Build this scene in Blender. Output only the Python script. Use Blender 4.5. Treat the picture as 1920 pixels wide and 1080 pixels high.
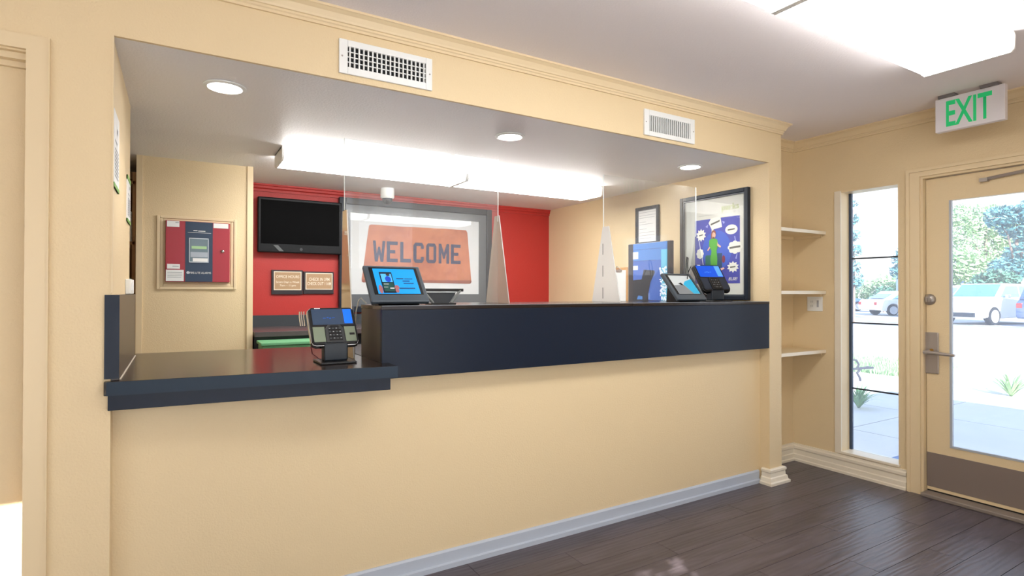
import bpy, bmesh, math, random
from mathutils import Vector, Matrix
V = Vector
for _o in list(bpy.data.objects): bpy.data.objects.remove(_o)
SC = bpy.context.scene
COL = SC.collection

# ------------------------------------------------------------------ camera, sky, sun, exposure
cam_d = bpy.data.cameras.new('camera'); cam = bpy.data.objects.new('camera', cam_d); COL.objects.link(cam)
YAW, PITCH, ROLL = 0.540286, 0.007336, 0.00161
F_ = V((math.sin(YAW)*math.cos(PITCH), math.cos(YAW)*math.cos(PITCH), math.sin(PITCH)))
R_ = V((math.cos(YAW), -math.sin(YAW), 0)); U_ = R_.cross(F_)
r_ = math.cos(ROLL)*R_ + math.sin(ROLL)*U_; u_ = -math.sin(ROLL)*R_ + math.cos(ROLL)*U_
cm = Matrix.Identity(4)
for i in range(3): cm[i][0], cm[i][1], cm[i][2] = r_[i], u_[i], -F_[i]
cm[2][3] = 1.29
cam.matrix_world = cm
cam_d.sensor_width = 36; cam_d.lens = 36*1049.94/1920; cam_d.clip_start = 0.02; cam_d.clip_end = 400
SC.camera = cam

world = bpy.data.worlds.new('sky'); SC.world = world; world.use_nodes = True
wn = world.node_tree; bg = wn.nodes['Background']
tcw = wn.nodes.new('ShaderNodeTexCoord'); sepw = wn.nodes.new('ShaderNodeSeparateXYZ'); rampw = wn.nodes.new('ShaderNodeValToRGB')
rampw.color_ramp.elements[0].position = 0.0; rampw.color_ramp.elements[0].color = (1.0, 1.0, 1.0, 1)
rampw.color_ramp.elements[1].position = 0.9; rampw.color_ramp.elements[1].color = (.42, .63, 1.0, 1)
wn.links.new(tcw.outputs['Generated'], sepw.inputs[0]); wn.links.new(sepw.outputs[2], rampw.inputs[0]); wn.links.new(rampw.outputs[0], bg.inputs[0])
bg.inputs[1].default_value = 1.9

SUN_T = V((0.40, 0.70, -0.40)).normalized()          # direction the sunlight travels
sd = bpy.data.lights.new('sun', 'SUN'); sd.energy = 14.0; sd.angle = 0.004; sd.color = (1, .95, .88)
so = bpy.data.objects.new('sun', sd); COL.objects.link(so); so.rotation_euler = SUN_T.to_track_quat('-Z', 'Y').to_euler()
so.location = (0, -6, 8)

SC.view_settings.view_transform = 'Standard'; SC.view_settings.look = 'None'
SC.view_settings.gamma = 1; SC.view_settings.use_curve_mapping = False
SC.view_settings.exposure = 0.25
LOBBY_GLOW, OFFICE_GLOW, SPOT_W = 8.5, 17.0, 14.0     # lamp strengths

# ------------------------------------------------------------------ materials
def lin(c):
    return tuple(((x/255)/12.92 if x/255 <= .04045 else ((x/255+.055)/1.055)**2.4) for x in c)
MATS = {}
def nd(nt, t, **kw):
    n = nt.nodes.new(t)
    for k, v in kw.items(): setattr(n, k, v)
    return n
def mat(name, rgb, rough=.5, metal=0, bump=0, bscale=120, var=0, vscale=3, coat=0, emit=0, spec=.5):
    if name in MATS: return MATS[name]
    m = bpy.data.materials.new(name); m.use_nodes = True; nt = m.node_tree; b = nt.nodes['Principled BSDF']
    c = lin(rgb)+(1,)
    b.inputs['Base Color'].default_value = c; b.inputs['Roughness'].default_value = rough
    b.inputs['Metallic'].default_value = metal; b.inputs['Coat Weight'].default_value = coat
    b.inputs['Specular IOR Level'].default_value = spec
    if emit:
        b.inputs['Emission Color'].default_value = c; b.inputs['Emission Strength'].default_value = emit
    tc = nd(nt, 'ShaderNodeNewGeometry')
    if bump:
        n = nd(nt, 'ShaderNodeTexNoise'); n.inputs['Scale'].default_value = bscale; n.inputs['Detail'].default_value = 3
        nt.links.new(tc.outputs['Position'], n.inputs['Vector'])
        bp = nd(nt, 'ShaderNodeBump'); bp.inputs['Strength'].default_value = bump; bp.inputs['Distance'].default_value = .004
        nt.links.new(n.outputs['Fac'], bp.inputs['Height']); nt.links.new(bp.outputs[0], b.inputs['Normal'])
    if var:
        n = nd(nt, 'ShaderNodeTexNoise'); n.inputs['Scale'].default_value = vscale; n.inputs['Detail'].default_value = 4
        nt.links.new(tc.outputs['Position'], n.inputs['Vector'])
        h = nd(nt, 'ShaderNodeHueSaturation'); h.inputs['Color'].default_value = c
        mr = nd(nt, 'ShaderNodeMapRange'); mr.inputs[1].default_value = .3; mr.inputs[2].default_value = .7
        mr.inputs[3].default_value = 1-var; mr.inputs[4].default_value = 1+var
        nt.links.new(n.outputs['Fac'], mr.inputs[0]); nt.links.new(mr.outputs[0], h.inputs['Value'])
        nt.links.new(h.outputs[0], b.inputs['Base Color'])
    MATS[name] = m
    return m

def glassy(name, tint=(1, 1, 1), veil=0.0, veil_rgb=(240, 240, 240), ior=1.45, gl=1.8):
    """clear sheet: transparent + fresnel reflection + a milky veil (film, painted haze and painted reflections)"""
    if name in MATS: return MATS[name]
    m = bpy.data.materials.new(name); m.use_nodes = True; nt = m.node_tree; nt.nodes.clear()
    out = nd(nt, 'ShaderNodeOutputMaterial')
    tr = nd(nt, 'ShaderNodeBsdfTransparent'); tr.inputs[0].default_value = tint+(1,)
    g = nd(nt, 'ShaderNodeBsdfGlossy'); g.inputs['Roughness'].default_value = .01
    fr = nd(nt, 'ShaderNodeFresnel'); fr.inputs[0].default_value = ior
    ml = nd(nt, 'ShaderNodeMath', operation='MULTIPLY'); ml.inputs[1].default_value = gl; ml.use_clamp = True
    ge = nd(nt, 'ShaderNodeNewGeometry'); inv = nd(nt, 'ShaderNodeMath', operation='SUBTRACT'); inv.inputs[0].default_value = 1
    m0 = nd(nt, 'ShaderNodeMath', operation='MULTIPLY'); nt.links.new(ge.outputs['Backfacing'], inv.inputs[1])
    nt.links.new(fr.outputs[0], m0.inputs[0]); nt.links.new(inv.outputs[0], m0.inputs[1]); nt.links.new(m0.outputs[0], ml.inputs[0])
    mx = nd(nt, 'ShaderNodeMixShader')
    if veil:
        df = nd(nt, 'ShaderNodeBsdfDiffuse'); df.inputs[0].default_value = lin(veil_rgb)+(1,)
        tl = nd(nt, 'ShaderNodeBsdfTranslucent'); tl.inputs[0].default_value = lin(veil_rgb)+(1,)
        m2 = nd(nt, 'ShaderNodeMixShader'); m2.inputs[0].default_value = .5
        nt.links.new(df.outputs[0], m2.inputs[1]); nt.links.new(tl.outputs[0], m2.inputs[2])
        m3 = nd(nt, 'ShaderNodeMixShader'); m3.inputs[0].default_value = veil
        nt.links.new(tr.outputs[0], m3.inputs[1]); nt.links.new(m2.outputs[0], m3.inputs[2])
        base = m3
    else: base = tr
    nt.links.new(ml.outputs[0], mx.inputs[0]); nt.links.new(base.outputs[0], mx.inputs[1]); nt.links.new(g.outputs[0], mx.inputs[2])
    nt.links.new(mx.outputs[0], out.inputs[0])
    MATS[name] = m
    return m

def emitter(name, rgb, strength):
    if name in MATS: return MATS[name]
    m = bpy.data.materials.new(name); m.use_nodes = True; nt = m.node_tree; nt.nodes.clear()
    out = nd(nt, 'ShaderNodeOutputMaterial'); e = nd(nt, 'ShaderNodeEmission')
    e.inputs[0].default_value = lin(rgb)+(1,); e.inputs[1].default_value = strength
    nt.links.new(e.outputs[0], out.inputs[0]); MATS[name] = m
    return m

def wood_floor():
    m = bpy.data.materials.new('dark_wood_floor'); m.use_nodes = True; nt = m.node_tree; b = nt.nodes['Principled BSDF']
    g = nd(nt, 'ShaderNodeNewGeometry'); oi = nd(nt, 'ShaderNodeObjectInfo')
    mp = nd(nt, 'ShaderNodeMapping'); mp.inputs['Scale'].default_value = (1.6, 11, 1)
    ad = nd(nt, 'ShaderNodeVectorMath', operation='ADD'); mu = nd(nt, 'ShaderNodeVectorMath', operation='SCALE'); mu.inputs['Scale'].default_value = 17
    cx = nd(nt, 'ShaderNodeCombineXYZ')
    nt.links.new(oi.outputs['Random'], cx.inputs[0]); nt.links.new(oi.outputs['Random'], cx.inputs[2]); nt.links.new(cx.outputs[0], mu.inputs[0])
    nt.links.new(g.outputs['Position'], ad.inputs[0]); nt.links.new(mu.outputs[0], ad.inputs[1]); nt.links.new(ad.outputs[0], mp.inputs[0])
    n = nd(nt, 'ShaderNodeTexNoise'); n.inputs['Scale'].default_value = 1.5; n.inputs['Detail'].default_value = 6; n.inputs['Distortion'].default_value = 1.2
    nt.links.new(mp.outputs[0], n.inputs['Vector'])
    w = nd(nt, 'ShaderNodeTexWave'); w.inputs['Scale'].default_value = 1.0; w.inputs['Distortion'].default_value = 9; w.bands_direction = 'Y'; w.inputs['Detail'].default_value = 2
    nt.links.new(mp.outputs[0], w.inputs['Vector'])
    cr = nd(nt, 'ShaderNodeValToRGB'); cr.color_ramp.elements[0].position = .3; cr.color_ramp.elements[1].position = .75
    cr.color_ramp.elements[0].color = lin((68, 61, 66))+(1,); cr.color_ramp.elements[1].color = lin((97, 89, 96))+(1,)
    nt.links.new(n.outputs['Fac'], cr.inputs[0])
    h = nd(nt, 'ShaderNodeHueSaturation'); mr = nd(nt, 'ShaderNodeMapRange'); mr.inputs[3].default_value = .95; mr.inputs[4].default_value = 1.05
    nt.links.new(oi.outputs['Random'], mr.inputs[0]); nt.links.new(mr.outputs[0], h.inputs['Value']); nt.links.new(cr.outputs[0], h.inputs['Color'])
    nt.links.new(h.outputs[0], b.inputs['Base Color'])
    rr = nd(nt, 'ShaderNodeMapRange'); rr.inputs[3].default_value = .27; rr.inputs[4].default_value = .42
    nt.links.new(n.outputs['Fac'], rr.inputs[0]); nt.links.new(rr.outputs[0], b.inputs['Roughness'])
    bp = nd(nt, 'ShaderNodeBump'); bp.inputs['Strength'].default_value = .16; bp.inputs['Distance'].default_value = .003
    mm = nd(nt, 'ShaderNodeMath', operation='ADD'); nt.links.new(n.outputs['Fac'], mm.inputs[0]); nt.links.new(w.outputs['Fac'], mm.inputs[1])
    nt.links.new(mm.outputs[0], bp.inputs['Height']); nt.links.new(bp.outputs[0], b.inputs['Normal'])
    MATS['floor'] = m
    return m

TAN = mat('tan_wall_paint', (228, 206, 165), .55, bump=.35, bscale=140)
TRIMTAN = mat('tan_trim_paint', (230, 209, 170), .4)
CEIL = mat('ceiling_paint', (244, 238, 240), .7, bump=.3, bscale=110)
SOFFIT = mat('office_ceiling_paint', (240, 238, 239), .5, bump=.5, bscale=90)
RED = mat('red_wall_paint', (182, 46, 41), .45, bump=.35, bscale=140)
CREAM = mat('cream_baseboard_paint', (238, 228, 208), .4)
GREYBASE = mat('blue_grey_baseboard', (186, 194, 206), .35)
LAMI = mat('black_laminate', (24, 34, 50), .3, bump=.05, bscale=300, spec=.22)  # blue in the base colour paints in reflected daylight
LAMTOP = mat('black_counter_top', (36, 29, 28), .2, spec=.4)
WHITE = mat('white_enamel', (238, 240, 238), .4)
BLACK = mat('black_plastic', (14, 15, 18), .35)
DARK = mat('dark_void', (20, 22, 24), .8)
FRAME = mat('black_frame_wood', (30, 38, 50), .35, spec=.3)
PAPER = mat('white_paper', (240, 241, 240), .7)
STEEL = mat('brushed_steel', (172, 164, 158), .4, metal=.6, bump=.04, bscale=200)
CHROME = mat('chrome', (215, 216, 220), .12, metal=1)
GUN = mat('grey_tablet_case', (70, 80, 90), .4)
GREYM = mat('grey_plastic', (120, 124, 122), .45)
INK = mat('dark_ink', (46, 48, 56), .7)
FAINT = mat('grey_ink', (168, 172, 178), .7)
PANE = glassy('window_glass', (.97, .99, 1.0), veil=.13, veil_rgb=(235, 243, 255))  # veil paints bright haze over the outdoor view
ACRYL = glassy('clear_acrylic', (.97, .98, .98), veil=.05, gl=1.5)  # faint veil paints in the whitening from reflected lobby windows
ACEDGE = mat('acrylic_edge', (228, 236, 236), .3)
FIN = glassy('frosted_reflection_acrylic', (.9, .9, .9), veil=.6, veil_rgb=(200, 188, 174), gl=1.2)  # frosting, with the tan block's reflection painted into its tint
FINT = glassy('tan_reflection_acrylic', (.9, .88, .84), veil=.8, veil_rgb=(214, 186, 146), gl=1.2)  # reflection of the tan wall painted in as the veil colour
FINW = glassy('white_film_acrylic', (.9, .9, .9), veil=.86, veil_rgb=(250, 248, 244), gl=.6)
PICGLASS = glassy('picture_glass', (1, 1, 1), gl=1.0)
TUBE = emitter('fluorescent_diffuser', (255, 253, 250), LOBBY_GLOW)
TUBE2 = emitter('office_diffuser', (255, 253, 250), OFFICE_GLOW)
BULB = emitter('downlight_glow', (255, 246, 236), 14)

# ------------------------------------------------------------------ mesh helpers
ORG = {}
class MB:
    def __init__(s, M=None): s.v = []; s.f = []; s.M = M
    def add(s, vs, fs):
        k = len(s.v)
        s.v += [(s.M @ V(p)) if s.M else V(p) for p in vs]
        s.f += [tuple(i+k for i in f) for f in fs]
        return s
    def box(s, x0, x1, y0, y1, z0, z1):
        return s.add([(x0,y0,z0),(x1,y0,z0),(x1,y1,z0),(x0,y1,z0),(x0,y0,z1),(x1,y0,z1),(x1,y1,z1),(x0,y1,z1)],
                     [(3,2,1,0),(4,5,6,7),(0,1,5,4),(1,2,6,5),(2,3,7,6),(3,0,4,7)])
    def prism(s, poly, d):
        """poly: 3-D loop, d: extrusion vector"""
        n = len(poly); d = V(d); a = [V(p) for p in poly]; b = [p+d for p in a]
        nrm = V((0, 0, 0))
        for i in range(n): nrm += a[i].cross(a[(i+1) % n])
        fs = [tuple(range(n)), tuple(range(2*n-1, n-1, -1))] + [((i+1) % n, i, i+n, (i+1) % n+n) for i in range(n)]
        if nrm.dot(d) > 0: fs = [f[::-1] for f in fs]
        return s.add(a+b, fs)
    def poly(s, pts): return s.add(pts, [tuple(range(len(pts)))])
    def tube(s, path, r, n=8, cap=True):
        path = [V(p) for p in path]; R = r if isinstance(r, (list, tuple)) else [r]*len(path)
        vs = []; fs = []; up = None
        for i, p in enumerate(path):
            t = (path[min(i+1, len(path)-1)]-path[max(i-1, 0)]).normalized()
            if up is None: up = t.orthogonal().normalized()
            up = (up-t*up.dot(t)).normalized(); w = t.cross(up)
            for k in range(n):
                a = 2*math.pi*k/n; vs.append(p+(up*math.cos(a)+w*math.sin(a))*R[i])
        for i in range(len(path)-1):
            for k in range(n): fs.append((i*n+k, i*n+(k+1) % n, (i+1)*n+(k+1) % n, (i+1)*n+k))
        if cap: fs += [tuple(range(n-1, -1, -1)), tuple((len(path)-1)*n+k for k in range(n))]
        return s.add(vs, fs)
    def lathe(s, prof, o, ax, n=20):
        """prof: list of (radius, along axis)"""
        o = V(o); ax = V(ax).normalized(); a = ax.orthogonal().normalized(); b = ax.cross(a); vs = []; fs = []
        for r, h in prof:
            for k in range(n):
                t = 2*math.pi*k/n; vs.append(o+ax*h+(a*math.cos(t)+b*math.sin(t))*r)
        for i in range(len(prof)-1):
            for k in range(n): fs.append((i*n+k, i*n+(k+1) % n, (i+1)*n+(k+1) % n, (i+1)*n+k))
        fs += [tuple(range(n-1, -1, -1)), tuple((len(prof)-1)*n+k for k in range(n))]
        return s.add(vs, fs)
    def build(s, name, m, parent=None, bev=0, smooth=False, seg=2):
        me = bpy.data.meshes.new(name); org = V((0, 0, 0))
        if parent is not None: org = ORG[parent.name]
        me.from_pydata([tuple(p-org) for p in s.v], [], s.f); me.validate()
        me.materials.append(m)
        if smooth:
            for p in me.polygons: p.use_smooth = True
            me.set_sharp_from_angle(angle=math.radians(40))
        o = bpy.data.objects.new(name, me); COL.objects.link(o)
        if parent is not None: o.parent = parent
        ORG[o.name] = org
        if bev:
            b = o.modifiers.new('bevel', 'BEVEL'); b.width = bev; b.segments = seg; b.limit_method = 'ANGLE'; b.angle_limit = math.radians(40)
        return o
def B(x0, x1, y0, y1, z0, z1, M=None): return MB(M).box(x0, x1, y0, y1, z0, z1)
def tag(o, label=None, cat=None, group=None, kind=None):
    if label: o['label'] = label
    if cat: o['category'] = cat
    if group: o['group'] = group
    if kind: o['kind'] = kind
    return o
def thing(name, loc, label, cat, group=None):
    o = bpy.data.objects.new(name, None); o.empty_display_size = .1; COL.objects.link(o); o.location = loc
    ORG[o.name] = V(loc)
    return tag(o, label, cat, group)
def struct(o): o['kind'] = 'structure'; return o
def children(o): return [c for c in bpy.data.objects if c.parent == o]
def copy_tree(o, loc=None, parent=None):
    c = o.copy(); COL.objects.link(c)
    if parent is not None: c.parent = parent
    if loc is not None: c.location = loc
    for ch in children(o): copy_tree(ch, None, c)
    ORG[c.name] = V(loc) if loc is not None else V((0, 0, 0))
    return c
class Plane:
    """flat print: origin, right, up; pieces lie a hair proud of it"""
    def __init__(s, o, r, u, off=.0012): s.o = V(o); s.r = V(r).normalized(); s.u = V(u).normalized(); s.n = s.r.cross(s.u); s.off = off
    def p(s, x, y, k=1): return s.o+s.r*x+s.u*y+s.n*s.off*k
    def shapes(s, name, polys, m, parent, k=1):
        if len(polys) > 12:
            mb = MB()
            for pl in polys: mb.poly([s.p(x, y, k) for x, y in pl])
            return tag(mb.build(name, m, parent), kind='stuff')
        for pl in polys: o = MB().poly([s.p(x, y, k) for x, y in pl]).build(name, m, parent)
        return o
    def text(s, name, body, cx, cy, w, h, m, parent, k=1, bold=0, shear=0):
        cu = bpy.data.curves.new('t', 'FONT'); cu.body = body; cu.align_x = 'CENTER'; cu.size = 1; cu.offset = bold; cu.resolution_u = 3; cu.shear = shear
        ob = bpy.data.objects.new('t', cu); COL.objects.link(ob)
        dg = bpy.context.evaluated_depsgraph_get(); me = bpy.data.meshes.new_from_object(ob.evaluated_get(dg))
        xs = [v.co.x for v in me.vertices]; ys = [v.co.y for v in me.vertices]
        x0, x1, y0, y1 = min(xs), max(xs), min(ys), max(ys); org = ORG[parent.name]
        for v in me.vertices:
            v.co = s.p(cx+((v.co.x-x0)/(x1-x0)-.5)*w, cy+((v.co.y-y0)/(y1-y0)-.5)*h, k)-org
        bpy.data.objects.remove(ob); bpy.data.curves.remove(cu)
        me.name = name; me.materials.clear(); me.materials.append(m)
        o = bpy.data.objects.new(name, me); COL.objects.link(o); o.parent = parent; ORG[o.name] = org
        return o
def rect(x0, x1, y0, y1): return [(x0, y0), (x1, y0), (x1, y1), (x0, y1)]
def ell(cx, cy, rx, ry, n=20): return [(cx+rx*math.cos(2*math.pi*k/n), cy+ry*math.sin(2*math.pi*k/n)) for k in range(n)]
def star(cx, cy, rx, ry, n=10, q=.68): return [(cx+(rx if k % 2 else rx*q)*math.cos(math.pi*k/n), cy+(ry if k % 2 else ry*q)*math.sin(math.pi*k/n)) for k in range(2*n)]
def cloud(cx, cy, rx, ry, n=48, lobes=8): return [(cx+rx*(.85+.15*abs(math.cos(lobes*math.pi*k/n)))*math.cos(2*math.pi*k/n), cy+ry*(.85+.15*abs(math.cos(lobes*math.pi*k/n)))*math.sin(2*math.pi*k/n)) for k in range(n)]
rnd = random.Random(7)

# ------------------------------------------------------------------ room shell (metres; X along the counter wall, Y into it, Z up)
YF, ZC, ZS, XP0, XP1, XR, YN = 2.345, 2.445, 2.168, 3.43, 3.562, 4.103, 2.605
YH, YB, YRED, XL = 2.42, 4.32, 4.95, -.19
YBK, XLL = -.60, -3.3                               # walls behind and left of the camera

struct(B(-1.6, XP0, YH+.1, YRED, -.012, -.002).build('floor_office', mat('cream_bounce_vinyl', (222, 214, 200), .5)))  # unseen floor, made pale to bounce light up to the office ceiling
floor = struct(B(-2.6, 4.25, -1.0, 5.1, -.2, -.012).build('floor', DARK))
FW = wood_floor()
PW, PL = .15, 1.22
row = 0; y = YBK
while y < YN-.01:
    y1 = min(y+PW, YN); xs0 = XLL
    ymax = YH-.0
    if y1 > ymax and y < ymax: y1 = ymax
    if y >= ymax-1e-6: xs0 = XP1
    x = xs0-(row*.47 % PL) if xs0 == XLL else xs0-(row*.2 % .6)
    while x < XR:
        a, b = max(x, xs0), min(x+PL, XR)
        if b-a > .02:
            p = MB(); g = .0004; e = .0008
            p.add([(a+g,y+g,-.012),(b-g,y+g,-.012),(b-g,y1-g,-.012),(a+g,y1-g,-.012),(a+g+e,y+g+e,0),(b-g-e,y+g+e,0),(b-g-e,y1-g-e,0),(a+g+e,y1-g-e,0)],
                  [(4,5,6,7),(0,1,5,4),(1,2,6,5),(2,3,7,6),(3,0,4,7)]).build('plank', FW, floor)
        x += PL
    y = y1; row += 1
struct(B(XLL-.2, XR+.15, YBK-.15, YF, ZC, ZC+.1).build('ceiling', CEIL))
struct(MB().box(XP1-.01, XR+.15, YF, YN+.15, ZC, ZC+.1).build('ceiling_niche', CEIL))
struct(B(-1.6, XP0+.05, YF+.014, 5.1, ZS, ZS+.1).build('ceiling_office', SOFFIT))

# front wall: door opening at the left, header band over the counter opening, pier at the right
DX0, DX1, DZ = -1.27, -.41, 2.06
w = MB()
w.box(DX1, XL, YF, YF+.14, 0, ZC)
w.box(DX0, DX1, YF, YF+.14, DZ, ZC).box(XLL, DX0, YF, YF+.14, 0, ZC)
w.box(XL, XP0, YF, YF+.014, ZS, ZC)
w.box(XP0, XP1, YF, YN, 0, ZC)
struct(w.build('wall_front', TAN))
struct(B(XL-.0, XP0, YH, YH+.1, 0, .93).build('wall_counter', TAN))
struct(B(XL-.14, XL, YF+.14, 3.2, 0, ZS).build('wall_office_left', TAN))
struct(MB().box(XP0, XP0+.12, YN, 5.1, 0, ZS+.05).build('wall_office_right', TAN))
struct(B(.3, XP0, YRED, YRED+.12, 0, ZS).build('wall_office_back', RED))
struct(B(-.215, .455, YB, YRED+.12, 0, ZS).build('wall_office_block', TAN))
struct(B(XP1, XR+.15, YN, YN+.14, 0, ZC).build('wall_niche', TAN))
struct(MB().box(-1.6, -.215, YRED, YRED+.12, 0, ZS).box(-1.72, -1.6, YF+.14, 5.07, 0, ZS).build('wall_store', TAN))
# right wall with narrow window and glazed door
WY0, WY1, WZ0, WZ1 = 1.855, 2.252, .14, 2.022
RY0, RY1, RZ = .80, 1.735, 2.035
w = MB(); X2 = XR+.15
w.box(XR, X2, WY1, YN, 0, ZC).box(XR, X2, RY1, WY0, 0, ZC).box(XR, X2, WY0, WY1, 0, WZ0).box(XR, X2, WY0, WY1, WZ1, ZC)
w.box(XR, X2, RY0, RY1, RZ, ZC).box(XR, X2, YBK-.15, RY0, 0, ZC)
struct(w.build('wall_right', TAN))
# walls behind the camera: left, and back with unseen windows added for light
WH = 2.40
struct(B(XLL-.15, XLL, YBK-.15, YF+.14, 0, ZC).build('wall_left', TAN))
AX0, AX1, BX0, BX1 = -3.0, -2.13, -.93, 2.4
w = MB()
w.box(XLL, AX0, YBK-.15, YBK, 0, ZC).box(AX0, AX1, YBK-.15, YBK, WH, ZC).box(AX1, AX1+.04, YBK-.15, YBK, 0, ZC).box(BX0-.03, BX0, YBK-.15, YBK, 0, ZC).box(AX1+.04, BX0-.03, YBK-.15, YBK, WH, ZC).box(AX1+.04, BX0-.03, YBK-.15, YBK, 0, .06)
w.box(BX0, BX1, YBK-.15, YBK, 0, .06).box(BX0, BX1, YBK-.15, YBK, WH, ZC).box(BX1, XR, YBK-.15, YBK, 0, ZC)
struct(w.build('wall_back', TAN))
BWG = glassy('added_window_glass', (1, 1, 1)); FROST = glassy('added_glow_film', (.9, .95, 1), veil=.97, veil_rgb=(250, 250, 250), gl=.3)  # frosted pane added to spread a glow over the left side
for n, (x0, x1, z0) in enumerate(((AX0, AX1, 0), (AX1+.04, BX0-.03, .06), (BX0, .0, .06), (.0, .9, .06), (.9, 1.7, .06), (1.7, BX1, .06))):
    f = MB(); t = .03
    f.box(x0, x0+t, YBK-.1, YBK-.05, z0, WH).box(x1-t, x1, YBK-.1, YBK-.05, z0, WH).box(x0+t, x1-t, YBK-.1, YBK-.05, z0, z0+t).box(x0+t, x1-t, YBK-.1, YBK-.05, WH-.02, WH)
    f = struct(f.build('window_%d' % (n+2), TRIMTAN))
    B(x0+t, x1-t, YBK-.08, YBK-.072, z0+t, WH-.02).build('pane', FROST if n == 1 else BWG, f)
# unseen porch roof added to block the sun, with a vine-filled opening
HX0, HX1, HY0, HY1 = -1.2, .2, -2.85, -2.1
PX0, PX1, PY0 = -2.1, 5.6, -4.1
w = MB().box(PX0, PX1, PY0, HY0, 2.5, 2.6).box(PX0, PX1, HY1, YBK-.15, 2.5, 2.6).box(PX0, HX0, HY0, HY1, 2.5, 2.6).box(HX1, PX1, HY0, HY1, 2.5, 2.6)
for x in (PX0+.1, 1.8, PX1-.2): w.box(x, x+.1, PY0+.05, PY0+.15, -.04, 2.5)
struct(w.build('trim_added_porch', WHITE))

# mouldings: profile swept along a mitred path in plan
def sweep(name, prof, path, m):
    """prof: (out, z) loop; path: plan points, outward = right-hand side of travel"""
    P = [V((p[0], p[1])) for p in path]; mb = MB(); n = len(prof); vs = []
    for i, p in enumerate(P):
        ns = []
        if i > 0: d = (P[i]-P[i-1]).normalized(); ns.append(V((d.y, -d.x)))
        if i < len(P)-1: d = (P[i+1]-P[i]).normalized(); ns.append(V((d.y, -d.x)))
        mN = sum(ns, V((0, 0)))/len(ns); mN = mN/mN.length_squared if mN.length > 0 else mN
        for o, z in prof: vs.append((p.x+mN.x*o, p.y+mN.y*o, z))
    fs = []
    for i in range(len(P)-1):
        for k in range(n): fs.append((i*n+k, i*n+(k+1) % n, (i+1)*n+(k+1) % n, (i+1)*n+k))
    fs += [tuple(range(n-1, -1, -1)), tuple((len(P)-1)*n+k for k in range(n))]
    return struct(mb.add(vs, fs).build(name, m))
CROWN = [(0, 2.374), (.010, 2.374), (.010, 2.384), (.015, 2.388), (.015, 2.396), (.021, 2.398), (.024, 2.406), (.034, 2.424), (.047, 2.434), (.052, 2.436), (.052, 2.445), (0, 2.445)]
sweep('trim_crown', CROWN, [(XLL, YF), (XP1, YF), (XP1, YN), (XR, YN), (XR, YBK)], TRIMTAN)
sweep('trim_red', [(0, 2.105), (.012, 2.105), (.012, 2.125), (.022, 2.133), (.022, 2.15), (.03, 2.155), (.03, 2.168), (0, 2.168)], [(.455, YRED), (XP0, YRED)], RED)
sweep('baseboard_counter', [(0, 0), (.024, 0), (.024, .022), (.012, .026), (.012, .074), (.006, .083), (0, .083)], [(XL, YH), (XP0-.02, YH)], GREYBASE)
RB = [(0, 0), (.026, 0), (.026, .016), (.02, .022), (.02, .050), (.014, .056), (.014, .086), (.020, .096), (.020, .112), (.012, .120), (.012, .132), (0, .132)]
sweep('baseboard_right', RB, [(XP1+.03, YN), (XR, YN), (XR, 1.815)], CREAM)
PB = [(0, 0), (.040, 0), (.040, .016), (.030, .022), (.026, .045), (.018, .050), (.016, .078), (.022, .084), (.022, .098), (.014, .104), (0, .104)]
sweep('baseboard_pier', PB, [(XP0, YH-.026), (XP0, YF), (XP1, YF), (XP1, YN-.02)], CREAM)
# battens on the corners of the tan block
struct(MB().box(-.222, -.188, YB-.012, YB, 0, ZS).box(.424, .462, YB-.012, YB, 0, ZS).box(.455, .462, YB, YRED-.03, 0, ZS).build('trim_block', TRIMTAN))
# thin metal bead on the edges of the opening
struct(MB().box(XL-.001, XL+.003, YF-.003, YF+.02, 1.285, ZS).build('trim_opening', TRIMTAN))

# left door (at the picture's left edge): casing, recess, slab
struct(MB().box(DX1-.006, DX1+.054, YF-.014, YF, 0, 2.112).box(DX0-.05, DX1-.006, YF-.014, YF, 2.066, 2.112).box(DX0-.05, DX0+.006, YF-.014, YF, 0, 2.066).box(DX1+.05, DX1+.054, YF-.018, YF-.014, 0, 2.112).build('trim_left_door', TRIMTAN))
d2 = struct(B(DX0+.02, DX1-.0, YF+.065, YF+.105, .008, 2.035).build('door_2', TAN))
MB().box(DX0, DX1, YF+.02, YF+.14, 2.04, DZ).box(DX0, DX0+.018, YF+.02, YF+.14, 0, 2.04).box(DX0+.018, DX1, YF+.048, YF+.064, 2.022, 2.04).build('door_stop', TRIMTAN, d2)
MB().lathe([(.03, 0), (.03, .008), (.012, .01), (.012, .04), (.028, .05), (.028, .07), (.015, .078)], (DX0+.09, YF+.065, .98), (0, -1, 0)).build('door_knob', CHROME, d2, smooth=True)

# ------------------------------------------------------------------ narrow window beside the door
win = MB(); XG = 4.205
win.box(XR+.002, XG+.03, WY1-.016, WY1-.0, WZ0, WZ1).box(XR+.002, XG+.03, WY0, WY0+.012, WZ0, WZ1).box(XR+.002, XG+.03, WY0+.012, WY1-.016, WZ1-.012, WZ1)
win = struct(win.build('window_1', TRIMTAN))
MB().box(XR-.012, XG+.03, WY0-.0, WY1-.016, WZ0-.004, WZ0+.014).build('sill', CREAM, win, bev=.003)
MB().box(XR-.010, XR, WY1-.018, WY1+.028, WZ0-.004, WZ1+.0).build('casing', CREAM, win, bev=.002)
fr = MB(); fr.box(XG, XG+.02, WY1-.034, WY1-.016, WZ0+.014, WZ1-.012).box(XG, XG+.02, WY0+.012, WY0+.024, WZ0+.014, WZ1-.012)
fr.build('sash', mat('dark_blue_sash', (58, 74, 96), .4), win)
B(XG+.008, XG+.014, WY0+.024, WY1-.034, WZ0+.014, WZ1-.012).build('pane', PANE, win)
for z in (1.536, 1.072, .598):
    B(XG+.004, XG+.018, WY0+.024, WY1-.034, z-.005, z+.005).build('glazing_bar', mat('dark_bar', (44, 50, 58), .5), win)

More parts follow.
